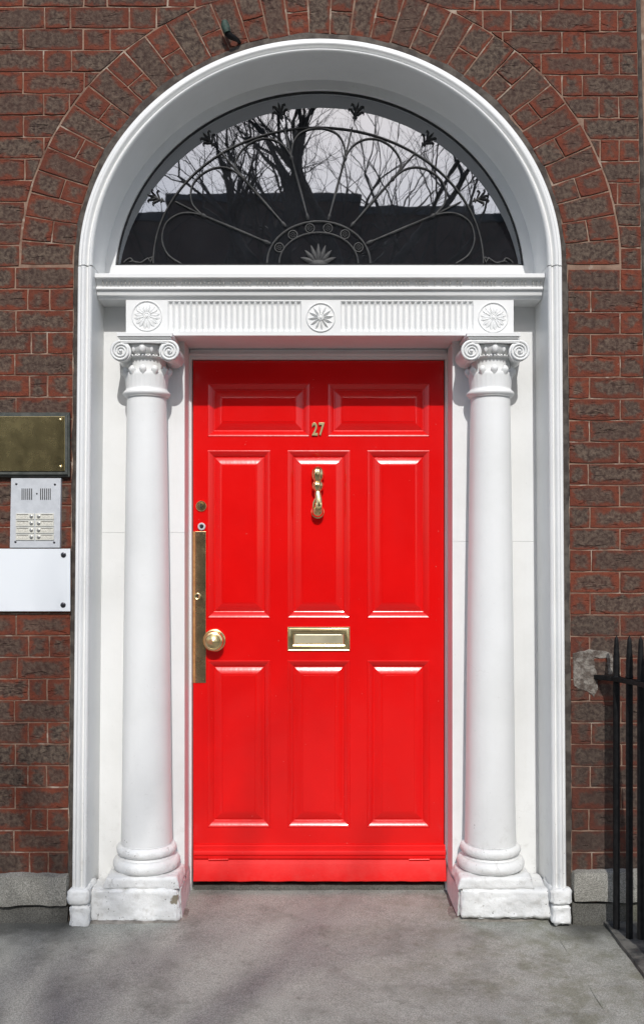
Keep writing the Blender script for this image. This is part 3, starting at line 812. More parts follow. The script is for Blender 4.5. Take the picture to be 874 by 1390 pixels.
# ================================================================== COLUMNS
DC = 0.155
def column(pxc, side):
    x = X(pxc, DC)
    lab = {-1: 'white ionic column left of the red door, beside the intercom', 1: 'white ionic column right of the red door, nearer the iron railing'}[side]
    t = thing('ionic_column', lab, 'column', (x, DC, 0.0), 'ionic columns flanking the red door')
    c = (x, DC, 0.0)
    # plinth: big painted block running back to the door frame
    if side < 0: xa, xb = X(121.5, .02), X(242.5, .02)
    else: xa, xb = X(625.5, .02), X(748, .02)
    yb_ = Z(1253 if side < 0 else 1248, .02)
    inner = PL-.004 if side < 0 else PR+.004
    m = MB()
    m.gridbox(xa, xb, 0.02, DP-.001, yb_, Z(1209, .02), 0.008, 0.0085, 15, 2+side, rnd=0.012)
    ia, ib = (xb-.03, PL-.002) if side < 0 else (PR+.002, xa+.03)
    m.build('plinth', WORN, t, smooth=65)
    m = MB()
    # cheek that joins the plinth to the door lining
    cheek = [(xb-.02, .07), (xb+.004, .045), (PL+.0015, DP+.02), (PL+.0015, DF-.002), (xb-.02, DF-.002)] if side < 0 else [(xa+.02, .07), (xa-.004, .045), (PR-.0015, DP+.02), (PR-.0015, DF-.002), (xa+.02, DF-.002)]
    k = len(cheek); zc = Z(1207, .05); vs = []
    levels = 8
    for q in range(levels+1):
        z = yb_+(zc-yb_)*q/levels; w = 0.004*mnoise.noise(Vector((q*.8, side*3, 1)))
        for px_, py_ in cheek: vs.append((px_-side*w+(-side*.006*(1-q/levels)), py_, z-(0.035*(max(0, py_-.07))/.3 if q == levels else 0)))
    m.add(vs, [(q*k+i, q*k+(i+1) % k, (q+1)*k+(i+1) % k, (q+1)*k+i) for q in range(levels) for i in range(k)]+[tuple(range(levels*k, levels*k+k))])
    m.build('plinth_cheek', WORN, t, smooth=30)
    hb = .135
    MB().gridbox(x-hb, x+hb, DC-.128, DP-.002, Z(1209, .02)-.001, .172, 0.008, 0.0045, 18, 5+side, taper=.012, rnd=0.006).build('base_block', WORN, t, smooth=65)
    wob = lambda h, a: 1+.022*mnoise.noise(Vector((2.2*math.cos(a)+side*5, 2.2*math.sin(a), h*16)))+.008*mnoise.noise(Vector((7*math.cos(a), 7*math.sin(a)+side*5, h*50)))
    m = MB()
    def torus_prof(r, z0, z1, n=10):
        h = (z1-z0)/2; return [(r-h+h*math.cos(-math.pi/2+math.pi*i/n), z0+h+h*math.sin(-math.pi/2+math.pi*i/n)) for i in range(n+1)]
    m.lathe([(.09, .170)]+torus_prof(.131, .1715, .221)+[(.112, .2215), (.106, .225), (.106, .229)]+torus_prof(.117, .229, .269)+[(.10, .271), (.097, .280)], c, 'z', 48, wob)
    m.build('base_moulding', WORN, t, smooth=60)
    # shaft with entasis
    zs0, zs1 = .276, 2.010; r0, r1 = .0965, .0765; pr = []
    for i in range(25):
        q = i/24; pr.append((r0+(r1-r0)*(q**1.35)+(.0035*math.exp(-q*18)), zs0+(zs1-zs0)*q))
    MB().lathe(pr, c, 'z', 64).build('shaft', WHITE, t, smooth=60)
    # capital
    cap = MB()
    flut = lambda h, a: 1.0 + (.014*abs(math.sin(a*14)) if 2.040 < h < 2.098 else 0)
    pn = [(.0765, 2.006), (.0835, 2.0065)] + [(.083+.0095*math.sin(math.pi*i/8), 2.0075+.026*i/8) for i in range(9)] + [(.0815, 2.036), (.0800, 2.0385), (.0795, 2.0415), (.0805, 2.055), (.0820, 2.07), (.0835, 2.085), (.0850, 2.0965), (.0845, 2.0985), (.0765, 2.1000), (.0745, 2.12), (.0745, 2.146), (.0765, 2.150), (.085, 2.152), (.0875, 2.156), (.085, 2.160), (.078, 2.161)]
    nk = cap.lathe(pn, c, 'z', 84, flut).build('capital_neck', WHITE, t, smooth=50)
    lf = MB(); nlv = 12
    for i in range(nlv):
        a = 2*math.pi*(i+.5)/nlv - math.pi/2 - math.pi/nlv
        ca, sa = math.cos(a), math.sin(a)
        if sa > .75: continue
        ptsl = [(.078, 2.084), (.081, 2.097), (.0855, 2.105), (.0885, 2.111), (.0865, 2.116), (.082, 2.113)]
        lf.tube([(x+r*ca, DC+r*sa, z) for r, z in ptsl], [.007, .0125, .0140, .0130, .0100, .004], 10, 0.62)
    lf.build('leaf_tips', WHITE, t, smooth=60)
    # echinus: eggs between the volutes
    MB().lathe([(.078, 2.160), (.088, 2.166), (.098, 2.178), (.104, 2.190), (.105, 2.197), (.09, 2.199)], c, 'z', 40).build('echinus', WHITE, t, smooth=50)
    for i in range(7):
        a = -math.pi/2+(i-3)*.36
        if i % 2 == 1 or True:
            MB().ball((x+.098*math.cos(a), DC+.098*math.sin(a), 2.183), (.0135 if i % 2 else .0075, .0135 if i % 2 else .008, .0185 if i % 2 else .016), 10, 8).build('egg', WHITE, t, smooth=80)
    bd = MB()
    for i in range(15):
        a = -math.pi/2+(i-7)*.15; bd.ball((x+.091*math.cos(a), DC+.091*math.sin(a), 2.1575), .0048, 7, 5)
    bd.build('bead_row', WHITE, t, smooth=80)
    # abacus and the band that joins the scrolls
    fy = .034
    ax0, ax1 = (X(158.5, .03), X(234, .03)) if side < 0 else (X(633.5, .03), X(706.5, .03))
    m = MB(); m.box(ax0, ax1, fy-.006, DP-.002, 2.2215, 2.2355); m.box(ax0+.006, ax1-.006, fy, DP-.002, 2.2145, 2.2213)
    m.build('abacus', WHITE, t, bevel=.0012)
    vx0, vx1 = (X(163, .03), X(228.8, .03)) if side < 0 else (X(640.3, .03), X(705.8, .03))
    zc = Z(475.3, .03); rv_ = L(14.3, .03)
    m = MB(); m.box(vx0, vx1, fy+.006, DP-.002, 2.199, 2.2143); m.tube([(vx0, fy+.007, zc+rv_-.003), ((vx0+vx1)/2, fy+.007, zc+rv_-.0045), (vx1, fy+.007, zc+rv_-.003)], .0034, 8)
    m.build('volute_band', WHITE, t, smooth=40)
    for s, vx in ((-1, vx0), (1, vx1)):
        m = MB(); cc = (vx, fy+.010, zc)
        m.lathe([(rv_*.95, -.155), (rv_*.80, -.09), (rv_*.95, -.02), (rv_*.97, .0), (rv_*.5, .002), (.001, .003)], cc, 'y', 36)
        pth, rad = [], []; turns = 2.6; N = 84
        for i in range(N+1):
            q = i/N; an = math.pi/2 - s*(-1)*0 + s*2*math.pi*turns*q*1.0
            an = math.pi/2 - s*2*math.pi*turns*q
            rr_ = rv_*(.93*(1-q)**1.0*.80+.19)
            pth.append((vx+rr_*math.cos(an), fy+.007-.004*q, zc+rr_*math.sin(an))); rad.append(.0042*(1-q)+.0018)
        m.tube(pth, rad, 7)
        v = m.build('volute', WHITE, t, smooth=55)
        e = MB(); e.ball((vx, fy+.001, zc), .0062, 12, 8); e.build('eye', WHITE, v, smooth=80)
    return t
column(199.3, -1); column(665.3, 1)
# cement skirts where the plinths meet the paving
for side in (-1, 1):
    m = MB()
    pts = [(119, 1257), (160, 1257.5), (205, 1257), (244, 1256), (253, 1250), (258, 1238)] if side < 0 else [(607, 1235), (608, 1246), (616, 1252), (640, 1255), (690, 1254), (748, 1252)]
    vs = []
    w3 = []
    for px_, py_ in pts:
        d = CZ*F/(py_-740.0)-D; w3.append((X(px_, d), d))
    n_ = len(w3); fine = []
    for i in range(n_-1):
        for k in range(6):
            t = k/6; fine.append((w3[i][0]+(w3[i+1][0]-w3[i][0])*t, w3[i][1]+(w3[i+1][1]-w3[i][1])*t))
    fine.append(w3[-1])
    cx_, cy_ = X(184 if side < 0 else 684, .1), .15
    for i, (a, b) in enumerate(fine):
        w = .006*mnoise.noise(Vector((a*20, b*20, side)))
        dx, dy = a-cx_, b-cy_; l = math.hypot(dx, dy); a, b = a+dx/l*w, b+dy/l*w
        vs += [(a, b, .004), (a-dx/l*.008, b-dy/l*.008, .012), (a+(cx_-a)*.5, b+(cy_-b)*.5, .018)]
    m.add(vs, [(i*3+k, i*3+k+1, i*3+k+4, i*3+k+3) for i in range(len(fine)-1) for k in range(2)])
    m.build('cement_skirt', CEMENT_LIGHT, pavement, smooth=60)

# ================================================================== FANLIGHT
DG = DP+.020
fan = thing('fanlight', 'half round fanlight with dark iron tracery over the white cornice', 'window', (0, DG, Z(362, DG)))
def rell(a, b, inset, t):   # rear opening, metres
    x = X(OC[0], 0)+(L(329, 0)-u0-inset)*math.cos(t); z = Z(OC[1], 0)+(L(309.5, 0)-u0-inset)*math.sin(t); return x, z
zgb = Z(361.0, DG)
IN = L(13.0, DG)
def frame_ring(i0, i1, y0, y1, name, mat, z_b):
    m = MB(); vs = []; N = 90; fs = []
    pts = []
    for i in range(N+1):
        t = math.pi*i/N; a = rell(0, 0, i0, t); b = rell(0, 0, i1, t)
        pts.append((max(a[1], z_b), max(b[1], z_b), a[0], b[0]))
    for za, zb_, xa, xb in pts: vs += [(xa, y0, za), (xb, y0, zb_), (xb, y1, zb_), (xa, y1, za)]
    fs = [(i*4+k, i*4+(k+1) % 4, i*4+4+(k+1) % 4, i*4+4+k) for i in range(N) for k in range(4)]
    m.add(vs, fs); return m.build(name, mat, fan, smooth=40)
frame_ring(-.001, IN, DP+.003, DG+.03, 'timber_frame', WHITE, 2.455)
frame_ring(IN+.0005, IN+L(2.2, DG), DG-.004, DG+.01, 'glazing_rim', TRACERY, zgb)
xl_, xr_ = X(157, DG), X(709, DG)
m = MB(); m.box(xl_-.02, xr_+.02, DP+.002, DG+.03, 2.455, zgb-.0005); m.build('sill', WHITE, fan, bevel=.003)
m = MB(); m.box(xl_+.006, xr_-.006, DG-.004, DG+.01, zgb, zgb+L(2.6, DG)); m.build('glazing_bar', TRACERY, fan)
m = MB(); N = 60; pts = [rell(0, 0, IN-.004, math.pi*i/N) for i in range(N+1)]; pts = [(x, max(z, zgb-.004)) for x, z in pts]
m.add([(x, DG+.0012, z) for x, z in pts], [tuple(range(N+1))]); m.build('pane', GLASS, fan)
# ironwork, laid out from the photograph's pattern and mirrored about x = 432
DT = DG-.0045; MX = 432.0
def P(px, py, d=DT): return Vector((X(px, d), d, Z(py, d)))
def spline(pts, n=10):
    pts = [Vector((*p, 0)) for p in pts]; out = []
    for i in range(len(pts)-1):
        p0 = pts[max(i-1, 0)]; p1 = pts[i]; p2 = pts[i+1]; p3 = pts[min(i+2, len(pts)-1)]
        for k in range(n):
            t = k/n
            out.append(0.5*((2*p1)+(p2-p0)*t+(2*p0-5*p1+4*p2-p3)*t*t+(3*p1-p0-3*p2+p3)*t**3))
    out.append(pts[-1]); return [(q.x, q.y) for q in out]
def mir(pts): return [(2*MX-x, y) for x, y in pts]
def bar(name, pts_px, r_px, parent=fan, n=8, d=DT):
    return MB().tube([P(x, y, d) for x, y in pts_px], [L(r, d) for r in r_px] if isinstance(r_px, list) else L(r_px, d), n).build(name, TRACERY, parent, smooth=60)
bar('outer_arc', [(MX-224*math.cos(math.pi*i/64), 357-185*math.sin(math.pi*i/64)) for i in range(65)], 1.25)
hubA = [(432.5-70*math.cos(math.pi*i/40), 357-57*math.sin(math.pi*i/40)) for i in range(41)]
hubB = [(432.5-53.5*math.cos(math.pi*i/40), 357-42*math.sin(math.pi*i/40)) for i in range(41)]
bar('hub_arc', hubA, 1.6); bar('hub_arc', hubB, 1.3)
for x, y in ((379, 335.5), (397.4, 318.3), (420.6, 309.4), (445, 309.4), (468.3, 317.5), (486.6, 335.2)):
    m = MB(); m.tube([P(x+6.0*math.cos(2*math.pi*i/20), y+6.0*math.sin(2*math.pi*i/20)) for i in range(21)], L(1.0, DT), 6)
    for k in range(7):
        a = 2*math.pi*k/7; m.ball(tuple(P(x+3.0*math.cos(a), y+3.0*math.sin(a))), (L(1.25, DT), .003, L(1.25, DT)), 6, 4)
    m.ball(tuple(P(x, y)), L(1.4, DT), 8, 5); m.build('roundel', TRACERY, fan, smooth=60)
SP = [((367, 330), (273, 290.6), (238, 273)), ((388, 307), (329, 239.5), (301, 207)), ((418.5, 298), (395, 211), (386, 172))]
for s in (0, 1):
    for h, nd, en in SP:
        if s: h, nd, en = mir([h, nd, en])
        dx, dy = nd[0]-h[0], nd[1]-h[1]; q = lambda t: (h[0]+dx*t, h[1]+dy*t)
        ptsp = [q(0), q(.04), q(.07), q(.10), q(.5), q(.93), q(.955), q(.985), nd, en]
        bar('spoke', ptsp, [1.4, 2.3, 2.4, 1.1, 1.7, 1.2, 2.6, 2.8, 1.3, .9])
LOOPS = [[(245, 357), (228, 345), (220, 325), (225, 303), (240, 291), (256, 288), (273, 291)],
         [(273, 290), (261, 276), (259, 258), (266, 243), (281, 231), (299, 226), (316, 230), (329, 240)],
         [(329, 239), (320, 226), (322, 213), (333, 198), (350, 188.5), (368, 188), (384, 196), (395, 211)]]
for lp in LOOPS:
    sp_ = spline(lp, 7); bar('petal_loop', sp_, 1.15); bar('petal_loop', mir(sp_), 1.15)
top = spline([(395, 210), (397.5, 195), (405, 182), (418, 175), (432, 173), (446, 175), (459, 182), (466.5, 195), (469, 210)], 7); bar('petal_loop', top, 1.15)
def finial(px, py, ang):
    m = MB(); c, s = math.cos(ang), math.sin(ang)
    def T(u, v): return (px+u*c-v*s*-1*0 - v*0 + (-s)*0 + 0*(v), 0)
    def Q(u, v):      # v outwards along ang, u sideways (px, y down)
        ox, oy = math.cos(ang), -math.sin(ang); sx_, sy_ = -oy, ox
        return P(px+ox*v+sx_*u, py+oy*v+sy_*u)
    m.tube([Q(0, -12), Q(0, -5), Q(0, 2), Q(0, 8), Q(0, 13)], [L(r, DT) for r in (.9, 1.1, 1.9, 1.5, .4)], 7)
    for sg in (-1, 1):
        m.tube([Q(sg*.6, -1), Q(sg*3.2, 4), Q(sg*5.6, 8.5), Q(sg*8.2, 9.4), Q(sg*9.0, 7.2)], [L(r, DT) for r in (.9, 1.6, 1.4, 1.0, .5)], 6)
        m.tube([Q(sg*.6, -5), Q(sg*4.2, -1.4), Q(sg*7.6, 1.8), Q(sg*10.4, 1.2), Q(sg*10.6, -1.2)], [L(r, DT) for r in (.8, 1.4, 1.3, 1.0, .5)], 6)
    m.tube([Q(-3, -7.5), Q(0, -8), Q(3, -7.5)], L(1.0, DT), 6)
    return m.build('finial', TRACERY, fan, smooth=60)
for (x, y), (bx, by) in (((212, 268), (273, 291)), ((284, 189), (329, 240)), ((380.5, 151), (395, 211))):
    an = math.atan2(by-y, x-bx); finial(x, y, an); finial(2*MX-x, y, math.pi-an)
m = MB()
for k in range(7):
    a = math.pi*(k+.5)/7; an = .25+(math.pi-.5)*k/6
    c0 = (432+5*math.cos(an), 357-3*math.sin(an)); c1 = (432+26*math.cos(an)*(.9 if 0 < k < 6 else .95), 357-25*math.sin(an)-2)
    mp_ = [(c0[0]+(c1[0]-c0[0])*t, c0[1]+(c1[1]-c0[1])*t) for t in (0, .25, .5, .75, 1)]
    m.tube([P(*p) for p in mp_], [L(r, DT) for r in (1.8, 3.0, 3.4, 2.3, .4)], 7, .6)
m.ball(tuple(P(432, 357)), (L(13, DT), .006, L(6, DT)), 12, 6)
m.build('palmette', TRACERY, fan, smooth=60)
for s in (0, 1):
    for pts_ in ([(168, 356), (172, 352), (177, 350), (180, 353), (176, 355)], [(180, 354), (190, 356), (196, 353), (201, 350), (203, 354)], [(204, 356), (207, 349), (203, 350)]):
        q = spline(mir(pts_) if s else pts_, 5); bar('scroll', q, 1.1, n=6)

# ================================================================== RED DOOR
door = thing('front_door', 'glossy red panelled front door numbered 27 with brass fittings', 'door', (X(432, DD), DD, Z(1198, DD)))
xd = lambda p: X(p, DD)
zd = lambda p: Z(p, DD)
DBK = DD+.045
ztop, zbot = ZT-.003, zd(1180)
COLS = [(281.5, 367.2), (390, 475.3), (498, 583.3)]; TOPC = [(281.5, 420.5), (444.5, 583.3)]
ROWS = {'top': (520, 593), 'mid': (611, 839.5), 'low': (896.5, 1123.8)}
m = MB()
m.box(DL+.003, xd(281.5), DD, DBK, zbot, ztop); m.box(xd(583.3), DR-.003, DD, DBK, zbot, ztop)
def bx(x0, x1, y0, y1): m.box(xd(x0), xd(x1), DD, DBK, zd(y1), zd(y0))
m.box(xd(281.5), xd(583.3), DD, DBK, zd(520), ztop); bx(281.5, 583.3, 593, 611); bx(281.5, 583.3, 839.5, 896.5); m.box(xd(281.5), xd(583.3), DD, DBK, zbot, zd(1123.8))
bx(420.5, 444.5, 520, 593)
for r in ('mid', 'low'): bx(367.2, 390, *ROWS[r]); bx(475.3, 498, *ROWS[r])
m.build('door_leaf', RED, door)
def panel(x0, x1, y0, y1):
    """ovolo bead round the opening, a quirk, then a splayed margin up to the raised field."""
    steps = [(0, 0), (.5, -.0022), (1.3, -.0028), (2.1, -.0020), (4.0, .0012), (6.0, .0050), (7.6, .0090), (8.4, .0125), (9.2, .0135), (10.2, .0135), (11.8, .0111), (13.4, .0090), (15.0, .0072), (16.8, .0055), (18.4, .0042), (20.0, .0031), (20.6, .0031), (21.0, .0017)]
    mx_ = min(1.0, (y1-y0)/2/28); steps = [(u*mx_ if u > 8 else u, y) for u, y in steps]
    vs = []
    for u, y in steps:
        a, b, c, d = x0+u, x1-u, y0+u, y1-u
        vs += [(xd(a), DD+y, zd(d)), (xd(b), DD+y, zd(d)), (xd(b), DD+y, zd(c)), (xd(a), DD+y, zd(c))]
    fs = [(i*4+k, i*4+(k+1) % 4, i*4+4+(k+1) % 4, i*4+4+k) for i in range(len(steps)-1) for k in range(4)]
    fs.append(tuple(range(len(vs)-4, len(vs))))
    MB().add(vs, fs).build('panel', RED, door, smooth=13)
for a, b in TOPC: panel(a, b, *ROWS['top'])
for r in ('mid', 'low'):
    for a, b in COLS: panel(a, b, *ROWS[r])
# weather board at the foot
wx0, wx1 = X(263, DD-.02), X(605, DD-.02)
m = MB(); WP = [(Z(1147, DD-.006), DD-.0005), (Z(1147.5, DD-.006), DD-.008), (Z(1149, DD-.01), DD-.011), (Z(1154, DD-.014), DD-.013), (Z(1155.5, DD-.016), DD-.018), (Z(1158, DD-.02), DD-.021), (Z(1161, DD-.02), DD-.022), (Z(1162, DD-.02), DD-.017), (Z(1166.5, DD-.02), DD-.017), (Z(1166.5, DD-.02), DD-.0005)]
k = len(WP); m.add([(wx0, y, z) for z, y in WP]+[(wx1, y, z) for z, y in WP], [(i, (i+1) % k, k+(i+1) % k, k+i) for i in range(k)]+[tuple(range(k)), tuple(range(2*k-1, k-1, -1))])
wb = m.build('weather_moulding', RED_WORN, door, smooth=25)
m = MB(); nx = 60; za, zb2, zc2 = Z(1168, DD-.02), Z(1172.8, DD-.022), Z(1197.5, DD-.038)
vs = []
for i in range(nx+1):
    x = wx0+(wx1-wx0)*i/nx; w = .0022*mnoise.noise(Vector((x*14, 3, 0)))+.001*mnoise.noise(Vector((x*50, 7, 0)))
    vs += [(x, DD-.0005, za), (x, DD-.018, za), (x, DD-.024, zb2+.001), (x, DD-.0255, zb2-.001), (x, DD-.038, zc2+.003+w), (x, DD-.036, zc2+w), (x, DD-.0005, zc2+w)]
m.add(vs, [(i*7+k, i*7+k+1, i*7+8+k, i*7+7+k) for i in range(nx) for k in range(6)]+[(0,1,2,3,4,5,6), tuple(nx*7+k for k in range(6, -1, -1))])
flap = m.build('weather_flap', RED_WORN, door, smooth=30)
for a, b in ((283, 310), (555, 583)):
    MB().tube([(X(a, DD-.02), DD-.0215, Z(1167.3, DD-.02)), (X(b, DD-.02), DD-.0215, Z(1167.0, DD-.02))], .0042, 8).build('hinge', RED, wb, smooth=50)
# numerals
def numeral(ch, px0, px1, py0, py1):
    cu = bpy.data.curves.new('numeral', 'FONT'); cu.body = ch; cu.size = 1.0; cu.extrude = 0.06; cu.bevel_depth = 0.02; cu.offset = 0.012; cu.resolution_u = 4
    tmp = bpy.data.objects.new('tmp', cu); COL.objects.link(tmp)
    me = bpy.data.meshes.new_from_object(tmp.evaluated_get(bpy.context.evaluated_depsgraph_get())); bpy.data.objects.remove(tmp); bpy.data.curves.remove(cu)
    xs = [v.co.x for v in me.vertices]; ys_ = [v.co.y for v in me.vertices]; x0, x1, y0, y1 = min(xs), max(xs), min(ys_), max(ys_)
    sx_, sy_ = (xd(px1)-xd(px0))/(x1-x0), (zd(py0)-zd(py1))/(y1-y0)
    ce = Vector((xd((px0+px1)/2), DD-.004, zd((py0+py1)/2)))
    for v in me.vertices:
        x, y, z = v.co; v.co = ((x-(x0+x1)/2)*sx_, -z*.045, (y-(y0+y1)/2)*sy_)
    me.flip_normals() if False else None
    bm = bmesh.new(); bm.from_mesh(me); bmesh.ops.recalc_face_normals(bm, faces=bm.faces); bm.to_mesh(me); bm.free()
    me.name = 'numeral'; me.materials.clear(); me.materials.append(BRASS_NUM)
    o = bpy.data.objects.new('numeral', me); COL.objects.link(o); o.parent = door; o.location = ce-origin_of(door); return o
numeral('2', 423.3, 431.2, 573.5, 591.5); numeral('7', 432.6, 440.6, 573.5, 591.5)
# hand knocker
kx = 431.3
def KP(px, py, out): return (xd(px), DD+.0125-.0125-out, zd(py))
kn = MB()
kn.lathe([(L(8.6, DD), .0), (L(8.9, DD), .006), (L(8.0, DD), .010), (.001, .012)], (xd(kx), DD, zd(644)), 'y', 24)
knock = kn.build('knocker', BRASS, door, smooth=50)
cuff = MB()
gad = lambda h, a: 1+.05*math.cos(9*a)
cuff.lathe([(.004, Z(633, DD-.03)), (L(4.5, DD), Z(634, DD-.03)), (L(7.4, DD), Z(638, DD-.03)), (L(8.3, DD), Z(643, DD-.03)), (L(7.6, DD), Z(649, DD-.03)), (L(5.2, DD), Z(652.4, DD-.03)), (L(5.0, DD), Z(653.4, DD-.03)), (L(7.4, DD), Z(656, DD-.03)), (L(7.8, DD), Z(660, DD-.03)), (L(6.2, DD), Z(664.5, DD-.03)), (L(3.4, DD), Z(667, DD-.03)), (L(3.0, DD), Z(669, DD-.03))], (xd(kx), DD-.030, 0), 'z', 54, gad)
cuff.build('cuff', BRASS, knock, smooth=50)
hand = MB()
hand.tube([KP(431.2, 667, .032), KP(431.4, 671, .034), KP(432.2, 677, .038), KP(432.8, 683, .042), KP(432.8, 688, .044), KP(431.8, 692, .043)], [L(r, DD) for r in (3.4, 4.6, 5.0, 4.7, 4.4, 3.0)], 14, .75)
for i, off in enumerate((-3.2, -1.1, 1.1, 3.2)):
    ln = (0, 1.4, 1.0, -.8)[i]
    hand.tube([KP(432.6+off, 684, .047), KP(432.3+off*1.05, 689, .051), KP(431.6+off, 694+ln, .049), KP(431.0+off*.9, 698+ln, .042)], [L(1.35, DD)]*3+[L(.9, DD)], 7)
hand.tube([KP(428.8, 676, .036), KP(426.0, 683, .038), KP(425.2, 689, .040), KP(426.4, 693, .041)], [L(r, DD) for r in (1.8, 1.9, 1.6, 1.0)], 7)
hand.build('hand', BRASS, knock, smooth=60)
b_ = MB(); b_.ball(KP(431.2, 694.5, .026), L(8.2, DD), 20, 14); b_.lathe([(L(8.8, DD), 0), (L(8.8, DD), .004), (L(6.5, DD), .007), (.001, .008)], (xd(431.2), DD+.0035, zd(695)), 'y', 24)
b_.build('ball', BRASS, knock, smooth=60)
# letter plate
m = MB(); d0 = DD
m.add(*(lambda st: ([p for u, y in st for p in ((xd(390.3+u), d0+y, zd(883.6-u)), (xd(474.9-u), d0+y, zd(883.6-u)), (xd(474.9-u), d0+y, zd(851-(-u))), (xd(390.3+u), d0+y, zd(851+u)))],
      [(i*4+k, i*4+(k+1) % 4, i*4+4+(k+1) % 4, i*4+4+k) for i in range(len(st)-1) for k in range(4)]))([(0, .001), (0, -.005), (.8, -.007), (1.8, -.006), (2.6, -.0075), (7.2, -.0095), (8.4, -.008), (8.6, -.002)]))
lp = m.build('letter_plate', BRASS, door, smooth=25)
m = MB(); m.box(xd(399), xd(466), DD-.0015, DD+.001, zd(875.3), zd(859.3)); m.box(xd(401.5), xd(463.5), DD-.0045, DD-.0016, zd(873.6), zd(861.5))
m.build('flap', brass_mat('worn pale brass', (0.90, 0.82, 0.58), .34, .25), lp, bevel=.0012)
m = MB(); m.tube([(xd(399), DD-.006, zd(876.8)), (xd(466), DD-.006, zd(876.8))], .0024, 8); m.build('flap_lip', BRASS, lp, smooth=50)
# knob, locks, finger plate
m = MB(); r = L(15.6, DD)
m.lathe([(r, -.001), (r*1.0, .004), (r*.96, .008), (r*.86, .0095), (r*.84, .007), (r*.62, .008), (r*.42, .018), (r*.38, .028), (r*.55, .034), (r*.80, .040), (r*.86, .047), (r*.80, .053), (r*.66, .056), (r*.62, .0545), (r*.40, .057), (r*.20, .060), (r*.12, .063), (.0006, .064)], (xd(291.2), DD, zd(869.3)), 'y', 40)
m.build('knob', BRASS, door, smooth=40)
m = MB(); r = L(7.2, DD); m.lathe([(r, -.001), (r, .005), (r*.9, .007), (r*.72, .007), (r*.70, .006), (r*.66, .0085), (.0006, .009)], (xd(273.2), DD, zd(687)), 'y', 28)
lk = m.build('latch_lock', BRASS, door, smooth=40); MB().box(xd(272.6), xd(273.8), DD-.0096, DD-.004, zd(690), zd(684)).build('key_slot', BLACK, lk)
m = MB(); r = L(5.2, DD); m.lathe([(r, -.001), (r, .006), (r*.85, .008), (r*.6, .008), (r*.55, .004), (.0006, .004)], (xd(273.8), DD, zd(714.8)), 'y', 24); m.build('deadlock', STEEL, door, smooth=40)
MB().lathe([(L(2.6, DD), 0), (L(2.4, DD), .002), (.0004, .003)], (xd(273.8), DD-.0042, zd(714.8)), 'y', 16).build('lock_barrel', DARKSCREW, door, smooth=40)
m = MB(); m.box(xd(265.2), xd(279.6), DD-.0032, DD+.001, zd(927), zd(721.5)); fp = m.build('finger_plate', BRASS_PLATE, door, bevel=.0008)
MB().box(xd(261.9), xd(265.0), DD-.0025, DD+.001, zd(927), zd(721.5)).build('edge_strip', WOOD, door)
m = MB(); r = L(4.6, DD); m.lathe([(r, 0), (r, .003), (r*.8, .0045), (r*.55, .003), (.0004, .003)], (xd(268.2), DD-.003, zd(809.5)), 'y', 24)
es = m.build('escutcheon', BRASS, fp, smooth=40)
m = MB(); m.lathe([(L(1.3, DD), 0), (L(1.3, DD), .0006)], (xd(268.2), DD-.0066, zd(808.3)), 'y', 12); m.box(xd(267.5), xd(268.9), DD-.0070, DD-.006, zd(812.6), zd(808.5)); m.build('keyhole', BLACK, fp)
for py in (725, 745, 828, 880, 922):
    MB().lathe([(L(.95, DD), 0), (L(.8, DD), .0008), (.0003, .0011)], (xd(276.4), DD-.0031, zd(py)), 'y', 10).build('screw', BRASS, fp, smooth=40)
# stone sill under the door
st = MB().gridbox(DL+.003, DR-.003, DD-.012, DBK+.05, -0.02, Z(1200.5, DD), 0.016, 0.0035, 22, 4, rnd=.005).build('door_sill', GRANITE_DARK, case, smooth=60)

# ================================================================== PLATES ON THE LEFT WALL
def lath_screw(name, px, py, d, r_px, mat, parent, h=.004):
    m = MB(); r = L(r_px, d); m.lathe([(r, 0), (r*.95, h*.6), (r*.6, h), (.0004, h*1.15)], (X(px, d), d, Z(py, d)), 'y', 16); return m.build(name, mat, parent, smooth=50)
dq = DB-.030
pl = thing('brass_plaque', 'blank brass plate in a dark frame above the intercom', 'plaque', (X(-10, dq), DB, Z(604, dq)))
def ringprof(x0, x1, y0, y1, st):
    vs = []
    for u, y in st: vs += [(X(x0+u, y), y, Z(y1-u, y)), (X(x1-u, y), y, Z(y1-u, y)), (X(x1-u, y), y, Z(y0+u, y)), (X(x0+u, y), y, Z(y0+u, y))]
    return vs, [(i*4+k, i*4+(k+1) % 4, i*4+4+(k+1) % 4, i*4+4+k) for i in range(len(st)-1) for k in range(4)]
m = MB(); m.add(*ringprof(-118, 95.5, 559.5, 648, [(0, DB-.001), (0, dq+.018), (1.2, dq+.010), (3.0, dq+.010), (3.6, dq+.002), (4.4, dq), (7.4, dq), (7.8, dq+.004)])); m.build('frame', SLATE, pl, smooth=25)
m = MB(); m.box(X(-110, dq), X(88, dq), dq-.001, dq+.008, Z(639.5, dq), Z(565, dq)); m.build('plate', BRASS_DULL, pl, bevel=.0015)
for px_, py_ in ((82, 569.6), (82.3, 633.3), (-104, 569.6), (-104, 633.3)): lath_screw('screw', px_, py_, dq-.001, 2.3, BRASS, pl, .005)

